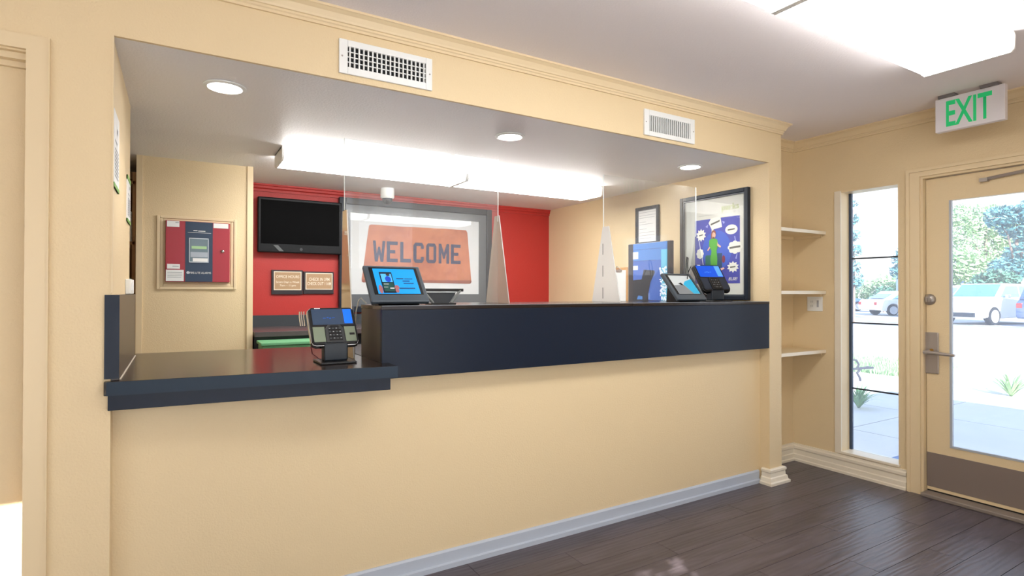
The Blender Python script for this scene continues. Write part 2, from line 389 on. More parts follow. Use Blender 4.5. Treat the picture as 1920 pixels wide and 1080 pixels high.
# ------------------------------------------------------------------ glazed entrance door
struct(MB().box(XR-.014, XR, RY1-.0, RY1+.075, 0, RZ+.05).box(XR-.014, XR, RY0, RY1, RZ, RZ+.05).box(XR-.022, XR-.014, RY1+.055, RY1+.075, 0, RZ+.05).box(XR-.022, XR-.014, RY0, RY1+.055, RZ+.032, RZ+.05)
       .box(XR-.014, XR, RY0-.075, RY0, 0, RZ+.05).build('trim_entrance_door', TRIMTAN))
d1 = struct(MB().box(XR, X2, RY1-.014, RY1, 0, RZ).box(XR, X2, RY0, RY0+.014, 0, RZ).box(XR, X2, RY0+.014, RY1-.014, RZ-.014, RZ).build('door_1', TRIMTAN))
XD = XR+.036                                         # room face of the leaf
GY0, GY1, GZ0, GZ1 = .95, 1.592, .325, 1.868
LY0, LY1 = RY0+.017, RY1-.017
leaf = MB(); leaf.box(XD, XD+.045, GY1, LY1, .035, RZ-.018).box(XD, XD+.045, LY0, GY0, .035, RZ-.018)
leaf.box(XD, XD+.045, GY0, GY1, GZ1, RZ-.018).box(XD, XD+.045, GY0, GY1, .035, GZ0)
leaf.build('leaf', TAN, d1)
B(XD+.018, XD+.026, GY0, GY1, GZ0, GZ1).build('pane', PANE, d1)
bd = MB(); t = .012
bd.box(XD-.004, XD+.016, GY1-t, GY1, GZ0, GZ1).box(XD-.004, XD+.016, GY0, GY0+t, GZ0, GZ1).box(XD-.004, XD+.016, GY0+t, GY1-t, GZ0, GZ0+t)
bd.build('glazing_bead', mat('grey_bead', (176, 182, 190), .4), d1)
B(XD-.002, XD, LY0, LY1, .055, .272).build('kick_plate', mat('kick_plate_steel', (138, 124, 116), .45, metal=.2), d1)
B(XR-.05, XR+.12, RY0+.014, RY1-.014, 0, .026).build('threshold', mat('worn_aluminium', (150, 140, 132), .5, metal=.4, bump=.2, bscale=60), d1, bev=.006)
B(XD+.004, XD+.04, LY0, LY1, .026, .036).build('door_sweep', BLACK, d1)
pl = B(XD-.010, XD, 1.648, 1.724, .775, 1.038).build('lock_plate', STEEL, d1, bev=.008)
MB().lathe([(.014, 0), (.014, .05), (.012, .055)], (XD-.010, 1.70, .912), (-1, 0, 0), 14).tube([(XD-.055, 1.712, .912), (XD-.058, 1.66, .912), (XD-.058, 1.60, .908), (XD-.056, 1.545, .906)], [.012, .0115, .010, .008], 10).build('lever_handle', STEEL, d1, smooth=True)
MB().lathe([(.010, 0), (.010, .006)], (XD-.010, 1.685, .925), (-1, 0, 0), 12).build('keyhole', mat('brass', (190, 150, 80), .3, metal=1), d1)
MB().lathe([(.036, 0), (.036, .006), (.030, .014), (.018, .020), (.018, .026), (.012, .028)], (XD, 1.700, 1.247), (-1, 0, 0), 24).box(XD-.045, XD-.02, 1.697, 1.703, 1.235, 1.259).build('deadbolt', mat('dark_steel', (168, 160, 152), .35, metal=.6), d1, smooth=True)
cl = MB(); cl.tube([(XD-.012, 1.425, 1.965), (XD-.012, 1.15, 1.990), (XD-.012, .98, 2.0)], .010, 8).box(XD-.03, XD, 1.39, 1.43, 1.952, 1.974)
cl.build('closer_arm', STEEL, d1, smooth=True)
B(XD-.055, XD, .84, 1.08, 1.93, 2.0).build('closer_body', STEEL, d1, bev=.006)

# ------------------------------------------------------------------ counter
lc = thing('lower_counter', (.3, 2.8, .89), 'low black laminate counter top at left, with a thick front edge', 'counter')
c = MB(); c.prism([(-.207, 2.318, .938), (.786, 2.226, .938), (.786, 2.343, .938), (.757, 2.343, .938), (.757, 3.235, .938), (XL, 3.315, .938), (XL, YF, .938), (-.207, YF, .938)], (0, 0, .047))
c.build('counter_top', LAMTOP, lc, bev=.002)
c = MB(); c.prism([(-.20, 2.316, .938), (.786, 2.2245, .938), (.786, 2.2265, .938), (-.20, 2.318, .938)], (0, 0, .046)); c.build('edge_band', mat('edge_band_laminate', (34, 50, 66), .4, spec=.25), lc)  # bluish reflection painted into the edge colour
c = MB(); c.prism([(-.197, 2.332, .885), (.764, 2.25, .885), (.764, YH, .885), (XL, YH, .885), (XL, YF, .885), (-.197, YF, .885)], (0, 0, .053)); c.build('apron', LAMI, lc, bev=.0015)
B(XL, XL+.024, YF-.004, 3.2, .985, 1.278).build('side_splash', mat('side_splash_laminate', (58, 46, 42), .3), lc, bev=.0015)
B(XL-.018, XL+.024, YF-.007, YF-.004, .992, 1.278).build('splash_edge', LAMI, lc)
B(XL+.024, XL+.028, YF+.01, 3.2, .985, .988).build('caulk_line', mat('caulk', (196, 184, 168), .6), lc)
uc = thing('upper_counter', (2.1, 2.5, .915), 'long raised black laminate counter with a deep plain front panel', 'counter')
B(.757, XP0-.001, YF, YF+.022, .915, 1.212).build('front_panel', LAMI, uc, bev=.0015)
B(.757, .779, YF+.022, 2.655, .985, 1.212).build('end_panel', mat('end_panel_laminate', (50, 42, 40), .3), uc)
B(.754, XP0-.001, YF-.002, 2.655, 1.212, 1.230).build('top', LAMTOP, uc, bev=.002)
B(.98, XP0-.001, 2.655, 2.91, 1.212, 1.230).build('rear_ledge', LAMTOP, uc)
B(.779, XP0-.001, 2.63, 2.652, .93, 1.212).build('back_panel', LAMI, uc)
B(.755, XP0-.001, YF-.0025, YF-.0015, 1.2285, 1.2305).build('edge_line', mat('pale_edge', (150, 156, 164), .4), uc)  # thin pale line along the front edge of the top

# office desk against the red wall
bd_ = thing('back_desk', (1.6, 4.7, 0), 'dark desk with low splashback standing along the red wall', 'desk')
B(.47, XP0-.02, 4.925, 4.95, 1.008, 1.098).build('splashback', mat('charcoal_splash', (54, 60, 66), .4), bd_)
B(.47, XP0-.02, 4.26, 4.95, .972, 1.008).build('desk_top', mat('brown_grey_laminate', (84, 74, 76), .25), bd_, bev=.003)
B(.47, XP0-.02, 4.28, 4.30, .88, .972).build('apron', BLACK, bd_)
for x in (.5, 1.9, 3.34): B(x, x+.03, 4.33, 4.92, 0, .972).build('leg_panel', BLACK, bd_)
gb = thing('storage_tote', (.74, 4.2, .0), 'green plastic tote on a stand in front of the dark back desk', 'box')
B(.49, 1.0, 4.02, 4.24, .62, .932).build('body', mat('green_plastic', (96, 160, 112), .5), gb, bev=.01)
B(.48, 1.01, 4.01, 4.25, .932, .952).build('rim', mat('green_plastic'.upper(), (110, 176, 128), .5), gb, bev=.004)
for x in (.5, .97):
    for yy in (4.04, 4.2): B(x, x+.02, yy, yy+.02, 0, .62).build('leg', BLACK, gb)

# ------------------------------------------------------------------ lobby ceiling lamps
def wrap_lamp(name, x0, x1, y0, y1, ztop, h, m, label, group):
    t = thing(name, ((x0+x1)/2, (y0+y1)/2, ztop), label, 'ceiling light', group)
    B(x0, x1, y0+.022, y1-.022, ztop-.010, ztop).build('pan', WHITE, t)
    prof = [(y0+.026, ztop-.010), (y0, ztop-.034), (y0+.004, ztop-h*.9), (y0+.012, ztop-h), (y1-.012, ztop-h), (y1-.004, ztop-h*.9), (y1, ztop-.034), (y1-.026, ztop-.010)]
    MB().prism([(x0+.012, a, b) for a, b in prof], (x1-x0-.024, 0, 0)).build('diffuser', m, t)
    for xx in (x0, x1-.012):
        prof2 = [(y0+.0, ztop), (y0-.005, ztop-.02), (y0-.003, ztop-h*.9), (y0+.010, ztop-h-.005), (y1-.010, ztop-h-.005), (y1+.003, ztop-h*.9), (y1+.005, ztop-.02), (y1+.0, ztop)]
        MB().prism([(xx, a, b) for a, b in prof2], (.012, 0, 0)).build('end_cap', mat('milky_end_cap', (245, 245, 242), .4), t)
    return t
wrap_lamp('ceiling_light', 1.952, 3.165, .972, 1.325, ZC, .088, TUBE, 'wide white fluorescent ceiling lamp ending beside the exit sign', 'lobby fluorescent lamps')
wrap_lamp('ceiling_light', .735, 1.948, .972, 1.325, ZC, .088, TUBE, 'white lobby ceiling lamp cut by the top of the picture', 'lobby fluorescent lamps')
wrap_lamp('ceiling_light', .540, 1.775, 3.585, 3.88, ZS, .08, TUBE2, 'left fluorescent lamp on the office ceiling, above the television', 'office fluorescent lamps')
wrap_lamp('ceiling_light', 1.778, 3.02, 3.585, 3.88, ZS, .08, TUBE2, 'right fluorescent lamp on the office ceiling, nearer the posters', 'office fluorescent lamps')
for i, (x, yy, lb) in enumerate(((.175, 2.68, 'round recessed downlight at the left, over the low counter'), (1.605, 2.70, 'middle round recessed downlight, over the raised counter'), (3.065, 2.70, 'right-hand round recessed downlight near the large poster'))):
    t = thing('downlight', (x, yy, ZS), lb, 'ceiling light', 'recessed downlights')
    MB().lathe([(.068, -.002), (.084, -.002), (.084, -.006), (.068, -.010), (.066, -.002)], (x, yy, ZS), (0, 0, 1), 32).build('trim_ring', WHITE, t, smooth=True)
    MB().lathe([(.001, -.006), (.066, -.006), (.066, -.003), (.001, -.003)], (x, yy, ZS), (0, 0, 1), 32).build('lens', BULB, t)
    ld = bpy.data.lights.new('downlight_beam', 'SPOT'); ld.energy = SPOT_W; ld.spot_size = 2.2; ld.spot_blend = .8; ld.shadow_soft_size = .06; ld.color = (1, .95, .88)
    lo = bpy.data.objects.new('downlight_beam', ld); COL.objects.link(lo); lo.location = (x, yy, ZS-.02)

# ------------------------------------------------------------------ vents on the header
def vent(x0, x1, z0, z1, gx0, gx1, gz0, gz1, nv, nh, label):
    t = thing('air_vent', ((x0+x1)/2, YF, z0), label, 'vent', 'header vents'); yf = YF-.012
    f = MB(); f.box(x0, gx0, yf, YF, z0, z1).box(gx1, x1, yf, YF, z0, z1).box(gx0, gx1, yf, YF, z0, gz0).box(gx0, gx1, yf, YF, gz1, z1)
    f.build('frame', WHITE, t, bev=.002)
    B(gx0, gx1, YF-.0015, YF, gz0, gz1).build('back_plate', DARK, t)
    for i in range(nv):
        x = gx0+(i+.5)*(gx1-gx0)/nv; B(x-.0028, x+.0028, yf+.001, YF-.003, gz0, gz1).build('vane', WHITE, t)
    for j in range(1, nh):
        z = gz0+j*(gz1-gz0)/nh; B(gx0, gx1, yf+.004, YF-.0035, z-.0018, z+.0018).build('crossbar', WHITE, t)
    for x in (x0+.012, x1-.012): MB().lathe([(.004, 0), (.003, .0015)], (x, yf, (z0+z1)/2), (0, -1, 0), 8).build('screw', STEEL, t)
vent(.570, .981, 2.193, 2.335, .605, .951, 2.223, 2.308, 18, 4, 'larger white air vent with square grid, left on the header')
vent(2.276, 2.689, 2.187, 2.335, 2.313, 2.652, 2.213, 2.304, 20, 1, 'white air vent with upright vanes, right on the header')

# ------------------------------------------------------------------ exit sign
ex = thing('exit_sign', (3.86, 1.385, ZC), 'white exit sign with green letters hanging below the ceiling', 'sign')
B(3.845, 3.885, 1.222, 1.548, 2.233, 2.428).build('housing', mat('exit_white', (236, 232, 236), .35), ex, bev=.004)
P = Plane((3.845, 1.548, 2.233), (0, -1, 0), (0, 0, 1))
P.text('lettering', 'EXIT', .163, .098, .215, .148, mat('exit_green', (26, 178, 104), .5, emit=.35), ex, bold=.018)
B(3.835, 3.895, 1.45, 1.53, 2.428, ZC).build('mount', mat('exit_mount_grey', (120, 114, 116), .5), ex)  # plain grey brackets
B(3.835, 3.895, 1.25, 1.33, 2.428, ZC).build('mount', mat('exit_mount_grey', (120, 114, 116), .5), ex)

# ------------------------------------------------------------------ corner shelves in the niche
for z, lb in ((1.729, 'top white-edged shelf in the niche beside the pier'), (1.291, 'middle white-edged niche shelf, just over the outlet plate'), (.858, 'lowest white-edged niche shelf, its top surface showing')):
    t = thing('wall_shelf', (3.83, 2.475, z), lb, 'shelf', 'niche shelves')
    B(XP1, XR, YF+.012, YN, z-.011, z+.011).build('board', TRIMTAN, t)
    B(XP1, XR, YF, YF+.012, z-.012, z+.012).build('edge', CREAM, t, bev=.002)
    B(XR-.02, XR, YF+.03, YN, z-.032, z-.011).build('cleat', TRIMTAN, t)
    B(XP1, XR-.02, YN-.02, YN, z-.032, z-.011).build('cleat', TRIMTAN, t)
t = thing('outlet_plate', (XR, 2.428, 1.15), 'square white wall plate on the right wall under a shelf', 'outlet')
B(XR-.006, XR, 2.37, 2.487, 1.152, 1.262).build('plate', WHITE, t, bev=.003)
P = Plane((XR-.006, 2.487, 1.152), (0, -1, 0), (0, 0, 1), .0008)
P.shapes('slots', [rect(.03, .033, .062, .078), rect(.042, .045, .062, .078), rect(.03, .033, .03, .046), rect(.042, .045, .03, .046), rect(.075, .09, .03, .08)], FAINT, t)

# ------------------------------------------------------------------ fire alarm panel in its moulded frame
YP = YB
sx = lambda x: x*YB/4.23
al = thing('fire_alarm_panel', (.125, YP, 1.35), 'red and navy fire alarm cabinet on the tan wall block', 'alarm panel')
def zz(z): return 1.29+(z-1.29)*YB/4.23
f = MB(); X0, X1, Z0, Z1 = sx(-.108), sx(.351), zz(1.304), zz(1.779); bx0, bx1, bz0, bz1 = sx(-.06), sx(.308), zz(1.352), zz(1.747)
for (a, b_, dd) in ((0, .018, .012), (.018, .036, .006)):
    f.box(X0+a, X0+b_, YP-dd, YP, Z0+a, Z1-a).box(X1-b_, X1-a, YP-dd, YP, Z0+a, Z1-a).box(X0+b_, X1-b_, YP-dd, YP, Z1-b_, Z1-a).box(X0+b_, X1-b_, YP-dd, YP, Z0+a, Z0+b_)
f.build('moulding', TRIMTAN, al, bev=.003)
B(bx0, bx1, YP-.03, YP, bz0, bz1).build('cabinet_door', mat('alarm_red', (168, 44, 58), .4), al, bev=.003)
P = Plane((bx0, YP-.03, bz0), (1, 0, 0), (0, 0, 1), .0015); W_, H_ = bx1-bx0, bz1-bz0
P.shapes('centre_strip', [rect(.112, .272, .002, H_-.002)], mat('alarm_navy', (34, 58, 84), .4), al)
B(bx0+.135, bx0+.246, YP-.036, YP-.03, bz0+.133, bz0+.292).build('display_window', mat('display_grey', (104, 124, 134), .2), al, bev=.002)
P.shapes('display_border', [rect(.133, .248, .288, .294), rect(.133, .248, .130, .136), rect(.133, .137, .13, .294), rect(.244, .248, .13, .294)], mat('pale_border', (198, 206, 214), .5), al, k=5)
P.shapes('lcd', [rect(.148, .236, .222, .24)], mat('lcd_green', (150, 184, 134), .4, emit=.25), al, k=5)
P.shapes('label_strip', [rect(.155, .243, .137, .16)], PAPER, al, k=5)
P.shapes('keypad', [rect(.142, .242, .166, .2)], mat('key_silver', (170, 180, 192), .4), al, k=5)
P.shapes('top_lettering', [rect(.158, .182, .341, .346), rect(.186, .228, .339, .344), rect(.125, .262, .329, .331)], PAPER, al, k=2)
P.text('maker_lettering', 'FIRE-LITE ALARMS', .2, .062, .125, .013, PAPER, al, k=2)
P.shapes('maker_emblem', [ell(.128, .063, .009, .009)], mat('pale_border', (198, 206, 214)), al, k=2)
for nm, r in (('sticker', rect(.008, .078, H_-.042, H_-.003)), ('sticker', rect(.276, .366, H_-.036, H_-.004)), ('sticker', rect(.01, .082, .086, .118)), ('sticker', rect(.003, .104, .006, .080))):
    P.shapes(nm, [r], PAPER, al, k=1.6)
P.shapes('sticker_print', [rect(.012, .095, .06, .064), rect(.012, .095, .05, .053), rect(.012, .095, .04, .043), rect(.012, .09, .03, .033), rect(.04, .075, .10, .106), rect(.055, .075, H_-.016, H_-.01)], FAINT, al, k=2.2)
MB().lathe([(.012, 0), (.012, .004), (.008, .01), (.003, .012)], (bx0+.332, YP-.03, zz(1.559)), (0, -1, 0), 14).build('lock', CHROME, al, smooth=True)

# ------------------------------------------------------------------ television on the red wall
YT = 4.85; kt = YT/4.75
tv = thing('television', (.86, YRED, 1.6), 'flat black television mounted on the red wall', 'television')
tx0, tx1, tz0, tz1 = .542*kt, 1.187*kt, 1.29+(1.60-1.29)*kt, 1.29+(2.035-1.29)*kt
B(tx0, tx1, YT, YT+.045, tz0, tz1).build('body', mat('tv_gloss', (14, 16, 20), .4, spec=.2), tv, bev=.008)
B(tx0+.022, tx1-.022, YT-.0015, YT, tz0+.07, tz1-.022).build('screen', mat('tv_screen', (2, 2, 3), .5, spec=.05), tv)
B(tx0+.2, tx1-.2, YT+.045, YRED, tz0+.12, tz1-.12).build('wall_mount', BLACK, tv)
P = Plane((tx0, YT, tz0), (1, 0, 0), (0, 0, 1))
P.shapes('emblem', [ell((tx1-tx0)/2, .032, .012, .012)], mat('tv_badge', (48, 52, 56), .3), tv)
P.shapes('sticker', [[(.115, .06), (.15, .06), (.195, .012), (.16, .012)]], mat('tv_sticker', (84, 90, 92), .4), tv)

# two brown signs below the television
ks = 1.0
def sign(x0, x1, z0, z1, lines, label):
    t = thing('wall_sign', ((x0+x1)/2, YRED, z0), label, 'sign', 'brown office signs')
    B(x0, x1, YRED-.02, YRED, z0, z1).build('backing', mat('sign_black', (40, 34, 40), .4), t, bev=.002)
    B(x0+.017, x1-.012, YRED-.024, YRED-.02, z0+.036, z1-.012).build('border', mat('sign_ivory', (236, 226, 206), .5), t)
    B(x0+.024, x1-.019, YRED-.0255, YRED-.024, z0+.043, z1-.019).build('plaque', mat('sign_tan', (178, 146, 110), .5), t)
    P = Plane((x0+.017, YRED-.0255, z0+.036), (1, 0, 0), (0, 0, 1)); w_ = x1-x0-.029
    for s_, fy, fw, h in lines: P.text('lettering', s_, w_/2, fy*(z1-z0-.048), fw*w_, h, mat('sign_ivory', (236, 226, 206)), t, bold=.012)
k = YRED/4.85
def zr(z): return 1.29+(z-1.29)*k
sign(.654*k, .893*k, zr(1.268), zr(1.466), (('OFFICE HOURS', .72, .84, .024), ('Seven Days a Week', .42, .86, .022), ('7am - 11pm', .24, .58, .020)), 'left brown sign under the television reading OFFICE HOURS')
sign(.897*k, 1.142*k, zr(1.273), zr(1.458), (('CHECK IN 3PM', .62, .76, .026), ('CHECK OUT 11AM', .36, .88, .026)), 'right brown sign, reading CHECK IN 3PM and CHECK OUT 11AM')

# ------------------------------------------------------------------ framed WELCOME picture
wp = thing('framed_picture', (1.96, YRED, 1.15), 'large black framed picture of an orange doormat reading WELCOME', 'picture')
X0, X1, Z0, Z1 = 1.18*k, 2.651*k, 1.11, zr(2.095); ix0, ix1, iz0, iz1 = 1.2765*k, 2.52*k, zr(1.27), zr(1.972); y0 = YRED-.05
def frame4(X0, X1, Z0, Z1, w, y0, y1): return MB().box(X0, X0+w, y0, y1, Z0, Z1).box(X1-w, X1, y0, y1, Z0, Z1).box(X0+w, X1-w, y0, y1, Z1-w, Z1).box(X0+w, X1-w, y0, y1, Z0, Z0+w)
frame4(X0, X1, Z0, Z1, .058, y0, YRED).build('frame', FRAME, wp, bev=.006)
f = MB().box(X0+.058, ix0, y0+.018, YRED, Z0+.058, Z1-.058).box(ix1, X1-.058, y0+.018, YRED, Z0+.058, Z1-.058).box(ix0, ix1, y0+.018, YRED, iz1, Z1-.058).box(ix0, ix1, y0+.018, YRED, Z0+.058, iz0)
f.build('inner_frame', mat('grey_liner', (84, 90, 96), .3, coat=.1), wp)
B(ix0, ix1, YRED-.02, YRED, iz0, iz1).build('mount_board', mat('mount_pale', (222, 224, 226), .7), wp)
P = Plane((0, YRED-.02, 0), (1, 0, 0), (0, 0, 1), .0015)
mp_ = [(1.44, 1.868), (1.46, 1.880), (1.75, 1.878), (2.1, 1.884), (2.38, 1.882), (2.396, 1.86), (2.41, 1.70), (2.425, 1.54), (2.44, 1.39), (2.425, 1.372), (2.0, 1.378), (1.39, 1.374), (1.378, 1.40), (1.40, 1.56), (1.42, 1.72)]
def doormat():
    m = bpy.data.materials.new('doormat_print'); m.use_nodes = True; nt = m.node_tree; b = nt.nodes['Principled BSDF']; b.inputs['Roughness'].default_value = .7
    g = nd(nt, 'ShaderNodeNewGeometry'); n = nd(nt, 'ShaderNodeTexNoise'); n.inputs['Scale'].default_value = 6; n.inputs['Detail'].default_value = 6
    n.inputs['Roughness'].default_value = .7
    cr = nd(nt, 'ShaderNodeValToRGB'); cr.color_ramp.elements[0].position = .35; cr.color_ramp.elements[1].position = .68
    cr.color_ramp.elements[0].color = lin((172, 96, 72))+(1,); cr.color_ramp.elements[1].color = lin((206, 130, 94))+(1,)
    nt.links.new(g.outputs['Position'], n.inputs['Vector']); nt.links.new(n.outputs['Fac'], cr.inputs[0]); nt.links.new(cr.outputs[0], b.inputs['Base Color'])
    return m
P.shapes('doormat_print', [[(x*k, zr(z)) for x, z in mp_]], doormat(), wp)
P.shapes('doormat_edge', [[(x*k, zr(z)) for x, z in ((1.379, 1.398), (1.38, 1.378), (1.39, 1.372), (2.0, 1.375), (2.425, 1.369), (2.442, 1.388), (2.438, 1.402), (2.0, 1.398))]], mat('mat_fringe', (150, 86, 72), .8), wp, k=2)
T_ = .23                                                     # stroke width of the stencilled letters, in letter widths
C8 = lambda a, b, c, d, e: [(a+e, b), (c-e, b), (c, b+e), (c, d-e), (c-e, d), (a+e, d), (a, d-e), (a, b+e)]
LET = {'W': [[(0, 1), (.2, 1), (.27, .38), (.37, .72), (.5, .72), (.60, .38), (.68, 1), (.88, 1), (.74, 0), (.54, 0), (.44, .36), (.34, 0), (.14, 0)]],
       'E': [[(0, 0), (.8, 0), (.8, .17), (.24, .17), (.24, .42), (.62, .42), (.62, .58), (.24, .58), (.24, .83), (.8, .83), (.8, 1), (0, 1)]],
       'L': [[(0, 0), (.8, 0), (.8, .18), (.24, .18), (.24, 1), (0, 1)]],
       'C': [[(.8, .30), (.8, .14), (.66, 0), (.14, 0), (0, .14), (0, .86), (.14, 1), (.66, 1), (.8, .86), (.8, .70), (.57, .70), (.57, .83), (.24, .83), (.24, .17), (.57, .17), (.57, .30)]],
       'O': [[(.4, 0), (.66, 0), (.8, .14), (.8, .86), (.66, 1), (.4, 1), (.4, .83), (.57, .83), (.57, .17), (.4, .17)], [(.4, 0), (.4, .17), (.23, .17), (.23, .83), (.4, .83), (.4, 1), (.14, 1), (0, .86), (0, .14), (.14, 0)]],
       'M': [[(0, 0), (0, 1), (.2, 1), (.42, .55), (.64, 1), (.84, 1), (.84, 0), (.62, 0), (.62, .55), (.47, .24), (.37, .24), (.22, .55), (.22, 0)]]}
lx0, lw, lz, lh = 1.475*k, .1245*k, zr(1.556), .188
for n_, ch in enumerate('WELCOME'):
    for pl in LET[ch]: P.shapes('lettering', [[(lx0+lw*n_+q[0]*lw*1.02, lz+q[1]*lh) for q in pl]], mat('welcome_navy', (52, 62, 96), .7), wp, k=2)
B(ix0, ix1, y0+.022, y0+.025, iz0, iz1).build('glazing', PICGLASS, wp)

# security camera under the office ceiling
sc_ = thing('security_camera', (1.53, 4.62, ZS), 'small white dome security camera under the office ceiling', 'camera')
sx_, sy_ = 1.535, 4.62
MB().lathe([(.055, -.0), (.058, -.03), (.058, -.075), (.05, -.085)], (sx_, sy_, ZS), (0, 0, 1), 20).build('housing', WHITE, sc_, smooth=True)
MB().lathe([(.045, -.085), (.042, -.11), (.028, -.132), (.01, -.14)], (sx_, sy_, ZS), (0, 0, 1), 20).build('dome', mat('smoked_dome', (28, 44, 56), .1, coat=.5), sc_, smooth=True)
MB().lathe([(.018, 0), (.018, .02), (.012, .024)], (sx_-.01, sy_-.034, ZS-.105), (-.2, -1, -.3), 12).build('lens', BLACK, sc_, smooth=True)

# ------------------------------------------------------------------ acrylic sneeze guards on the raised counter
YG, ZT = 2.765, 1.230
def fin(x, y0, y1, ytop0, ytop1, zb, zt, m, t, nm='side_fin'):
    return MB().prism([(x-.003, y0, zb), (x-.003, y1, zb), (x-.003, ytop1, zt), (x-.003, ytop0, zt)], (.006, 0, 0)).build(nm, m, t)
def guard(x0, x1, fins, label):
    t = thing('sneeze_guard', ((x0+x1)/2, YG, ZT), label, 'sneeze guard', 'counter sneeze guards')
    zb = fins[0][5]
    MB().prism([(x0+.0035, YG-.003, zb), (.752, YG-.003, zb), (.752, YG-.003, ZT), (x1-.0035, YG-.003, ZT), (x1-.0035, YG-.003, 2.042), (x0+.0035, YG-.003, 2.042)] if zb < ZT else
               [(x0+.0035, YG-.003, ZT), (x1-.0035, YG-.003, ZT), (x1-.0035, YG-.003, 2.042), (x0+.0035, YG-.003, 2.042)], (0, .006, 0)).build('clear_panel', ACRYL, t)
    B(x0+.0015, x0+.0033, YG-.003, YG+.003, 1.69, 2.042).build('panel_edge', ACEDGE, t); B(x1-.0033, x1-.0015, YG-.003, YG+.003, 1.69, 2.042).build('panel_edge', ACEDGE, t)
    for (x, a, b_, c_, d_, zb, zt, m) in fins:
        f = fin(x, a, b_, c_, d_, zb, zt, m, t)
        MB().tube([(x, a, zb+.002), (x, c_, zt)], .0014, 5).build('fin_edge', ACEDGE, f); MB().tube([(x, b_, zb+.002), (x, d_, zt)], .0014, 5).build('fin_edge', ACEDGE, f)
        if m is FINW:
            for z0, z1 in ((1.25, 1.32), (1.39, 1.46), (1.53, 1.60)): B(x-.0045, x-.0034, YG-.0035, YG+.0015, z0, z1).build('slot', GREYM, f)
    return t
guard(.70, 1.567, ((.70, 2.575, 2.80, 2.706, 2.776, .985, 1.684, FINT), (1.567, 2.641, 2.903, 2.755, 2.803, ZT, 1.724, FIN)), 'left clear acrylic sneeze guard, in front of the WELCOME picture')
guard(2.337, 3.198, ((2.337, 2.606, 2.873, 2.71, 2.767, ZT, 1.707, FINW), (3.198, 2.646, 2.858, 2.748, 2.774, ZT, 1.703, ACRYL)), 'right clear acrylic sneeze guard, with a white tapering end fin')

# ------------------------------------------------------------------ tablets in grey cases
def tablet(x0, x1, yb, label, shot):
    t = thing('tablet_kiosk', ((x0+x1)/2, yb+.08, ZT), label, 'tablet', 'counter tablets'); w_ = x1-x0; L = .222
    up = V((0, .143, .168)).normalized(); nrm = V((1, 0, 0)).cross(up); o = V((x0, yb, ZT+.016))
    M = Matrix(((1, up.x, nrm.x, o.x), (0, up.y, nrm.y, o.y), (0, up.z, nrm.z, o.z), (0, 0, 0, 1)))
    MB(M).box(0, w_, 0, L, -.022, 0).build('case', GUN, t, bev=.006)
    MB(M).box(.022, w_-.02, .042, L-.014, -.002, .0008).build('bezel', BLACK, t)
    P = Plane(o, (1, 0, 0), up, .0012)
    sx0, sx1, sy0, sy1 = .04, w_-.034, .046, L-.022
    MB(M).box(sx0, sx1, sy0, sy1, 0, .0014).build('screen', shot, t)
    MB().prism([(x0+.04, yb+.03, ZT), (x0+.04, yb+.14, ZT), (x0+.04, yb+.13, ZT+.12)], (w_-.08, 0, 0)).build('stand', BLACK, t)
    return t, P, (sx0, sx1, sy0, sy1), w_
t1, P, (a, b_, c_, d_), w_ = tablet(.744, 1.021, 2.448, 'grey cased tablet with a blue lit screen on the raised counter end', mat('blue_screen', (16, 140, 214), .3, emit=.5))
PH = mat('phone_black', (14, 22, 40), .4, emit=.1)
P.shapes('phone_print', [rect(.066, .126, .05, .178)], PH, t1, k=2)
P.shapes('phone_photo', [rect(.071, .121, .115, .166)], mat('phone_sky', (70, 160, 222), .4, emit=.6), t1, k=3)
P.shapes('phone_photo', [rect(.071, .121, .058, .112)], mat('phone_green', (20, 70, 66), .4, emit=.3), t1, k=3)
P.shapes('phone_photo', [ell(.101, .132, .014, .018)], mat('phone_blue', (10, 60, 170), .4, emit=.6), t1, k=4)
P.shapes('phone_photo', [ell(.104, .158, .009, .008)], INK, t1, k=5)
P.shapes('hand_print', [ell(.134, .083, .011, .014), ell(.132, .064, .009, .013), ell(.056, .072, .009, .026)], mat('skin_print', (150, 92, 96), .5, emit=.3), t1, k=2.5)
P.shapes('text_bars', [rect(.142, .178, .135, .140), rect(.182, .222, .135, .139), rect(.17, .205, .120, .126), rect(.172, .222, .106, .112), rect(.145, .222, .075, .082)], mat('screen_ink', (6, 54, 104), .5, emit=.3), t1, k=2)
P.shapes('text_bars', [rect(.075, .098, .1, .103), rect(.072, .092, .082, .084), rect(.1, .12, .074, .079)], PAPER, t1, k=4)
t2, P, (a, b_, c_, d_), w_ = tablet(2.674, 2.938, 2.448, 'grey cased tablet lying near the right terminal, showing a beach picture', mat('pale_screen', (178, 184, 186), .25, emit=.35))
P.shapes('sea_print', [[(b_, c_), (b_, d_-.03), (a+.12, d_-.05), (a+.09, d_-.075), (a+.13, c_)]], mat('screen_teal', (26, 140, 176), .3, emit=.6), t2, k=2)
P.shapes('sand_print', [[(a, c_), (a+.13, c_), (a+.09, d_-.08), (a, d_-.085)]], mat('screen_grey', (116, 120, 124), .3, emit=.3), t2, k=2)
P.shapes('rock_print', [[(a+.045, d_-.07), (a+.075, d_-.062), (a+.085, d_-.085), (a+.065, d_-.082)]], BLACK, t2, k=3)

